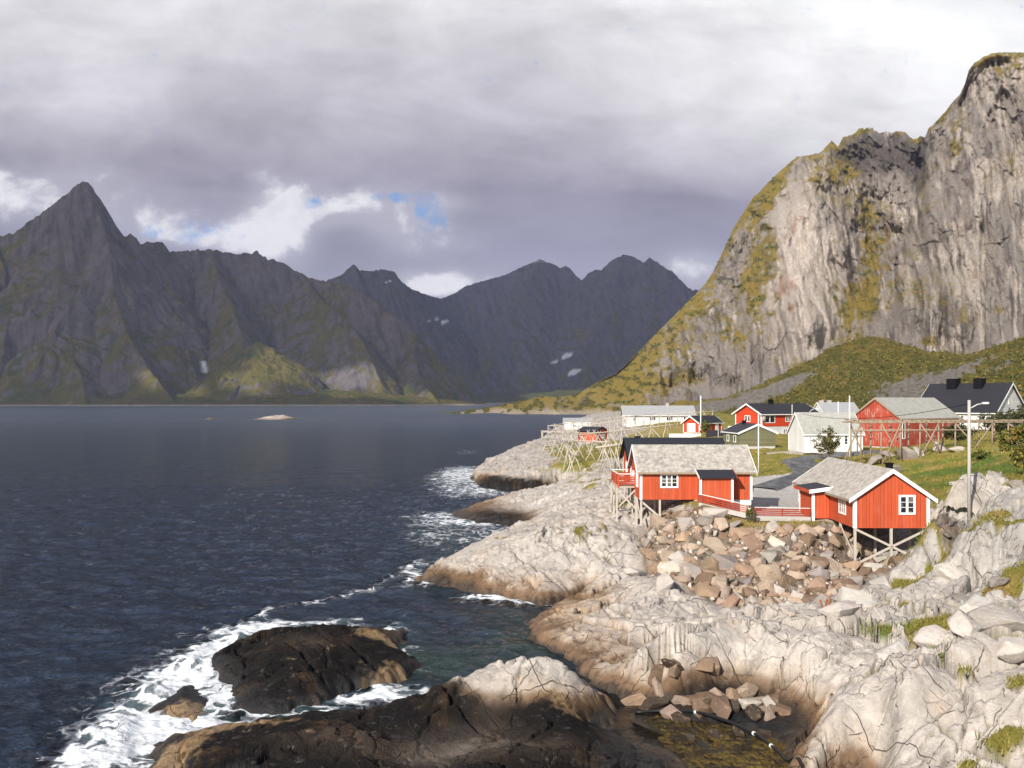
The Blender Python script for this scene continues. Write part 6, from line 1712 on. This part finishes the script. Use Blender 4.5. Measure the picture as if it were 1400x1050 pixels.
P2 = np.stack([bx_ + ln[:, 0], by_ + ln[:, 1], bz_ + hgt_], 1)
V_ = np.stack([P0, P1, P2], 1).reshape(-1, 3)
F_ = np.arange(len(V_)).reshape(-1, 3)
gcols = np.repeat(gcol[sel_[:, 0], sel_[:, 1]], k * 3, 0) * (.75 + .6 * np.repeat(RNG.random(len(bx_)), 3))[:, None]
gm_ = raw_mesh('grass', V_, F_, {'Col': gcols}, smooth=False)
setp(link('grass', gm_, ml), kind='stuff')
# ------------------------------------------------------------------ the cloud added unseen to shade far mountains, with gaps cut for lit patches
CZ = 2300.0
def shade_cloud_over(P):                              # where the sun ray that reaches P crosses the added cloud layer
    t_ = (CZ - P[2]) / SUN.z
    return (P[0] + SUN.x * t_, P[1] + SUN.y * t_)
gx_, gy_ = np.linspace(-9500, 5200, 300), np.linspace(-1500, 4350, 120)
CXg, CYg = np.meshgrid(gx_, gy_, indexing='xy')
t_ = (CZ - 250) / SUN.z
SXg, SYg = CXg - SUN.x * t_, CYg - SUN.y * t_          # the ground each cell shades
edge_ = 1750 + 300 * fbm(SXg / 700, SYg / 700, 3, 700)
dens = np.where(SYg > edge_, 1.0, 0.0)
for (px, py, Y, r0) in ((384, 492, 2640, 60), (415, 532, 2640, 90), (470, 536, 2640, 95), (530, 540, 2680, 95), (590, 546, 2740, 80), (350, 538, 2560, 60), (425, 500, 2780, 60), (500, 515, 2800, 70), (250, 540, 2540, 55), (770, 538, 4480, 220)):
    P_ = wy(px, py, Y)
    qx, qy = shade_cloud_over(P_)
    dens *= 1 - (np.hypot(CXg - qx, CYg - qy) < r0)
nr_, nc_ = CXg.shape
zl = CZ + 8 * fbm(CXg / 500, CYg / 500, 4, 701)
idx = np.arange(nr_ * nc_).reshape(nr_, nc_)
Q = np.stack([idx[:-1, :-1], idx[:-1, 1:], idx[1:, 1:], idx[1:, :-1]], -1).reshape(-1, 4)
Q = Q[dens.reshape(-1)[Q].min(1) > .5]
me = raw_mesh('shade_cloud', np.stack([CXg, CYg, zl], -1).reshape(-1, 3), Q)
cm = bpy.data.materials.new('shade_cloud_sheet')
cm.use_nodes = True
cm.node_tree.nodes.clear()
n = NT(cm.node_tree)
df = n.new('ShaderNodeBsdfDiffuse', {'Color': (.8, .8, .82, 1)})
tr = n.new('ShaderNodeBsdfTranslucent', {'Color': (.55, .55, .60, 1)})
mx_ = n.new('ShaderNodeMixShader', {0: .5, 1: df.outputs[0], 2: tr.outputs[0]})
tp = n.new('ShaderNodeBsdfTransparent', {'Color': (1, 1, 1, 1)})
mx_ = n.new('ShaderNodeMixShader', {0: .36, 1: mx_.outputs[0], 2: tp.outputs[0]})
oo = n.new('ShaderNodeOutputMaterial')
n.t.links.new(mx_.outputs[0], oo.inputs[0])
co_ = link('shade_cloud', me, cm)
md = co_.modifiers.new('thickness', 'SOLIDIFY')
md.thickness = 18
md.offset = 1
setp(co_, kind='stuff')

# ------------------------------------------------------------------ the sea air
hzm = bpy.data.materials.new('sea_haze')
hzm.use_nodes = True
hzm.node_tree.nodes.clear()
n = NT(hzm.node_tree)
pv = n.new('ShaderNodeVolumePrincipled', {'Color': (.60, .68, 1.0, 1), 'Density': HAZE, 'Anisotropy': 0.0})
oo = n.new('ShaderNodeOutputMaterial')
n.t.links.new(pv.outputs[0], oo.inputs['Volume'])
hb = MB().box(-7500, 7500, -400, 9300, -12, 1500)
ho = hb.build('haze', hzm)
setp(ho, kind='stuff')
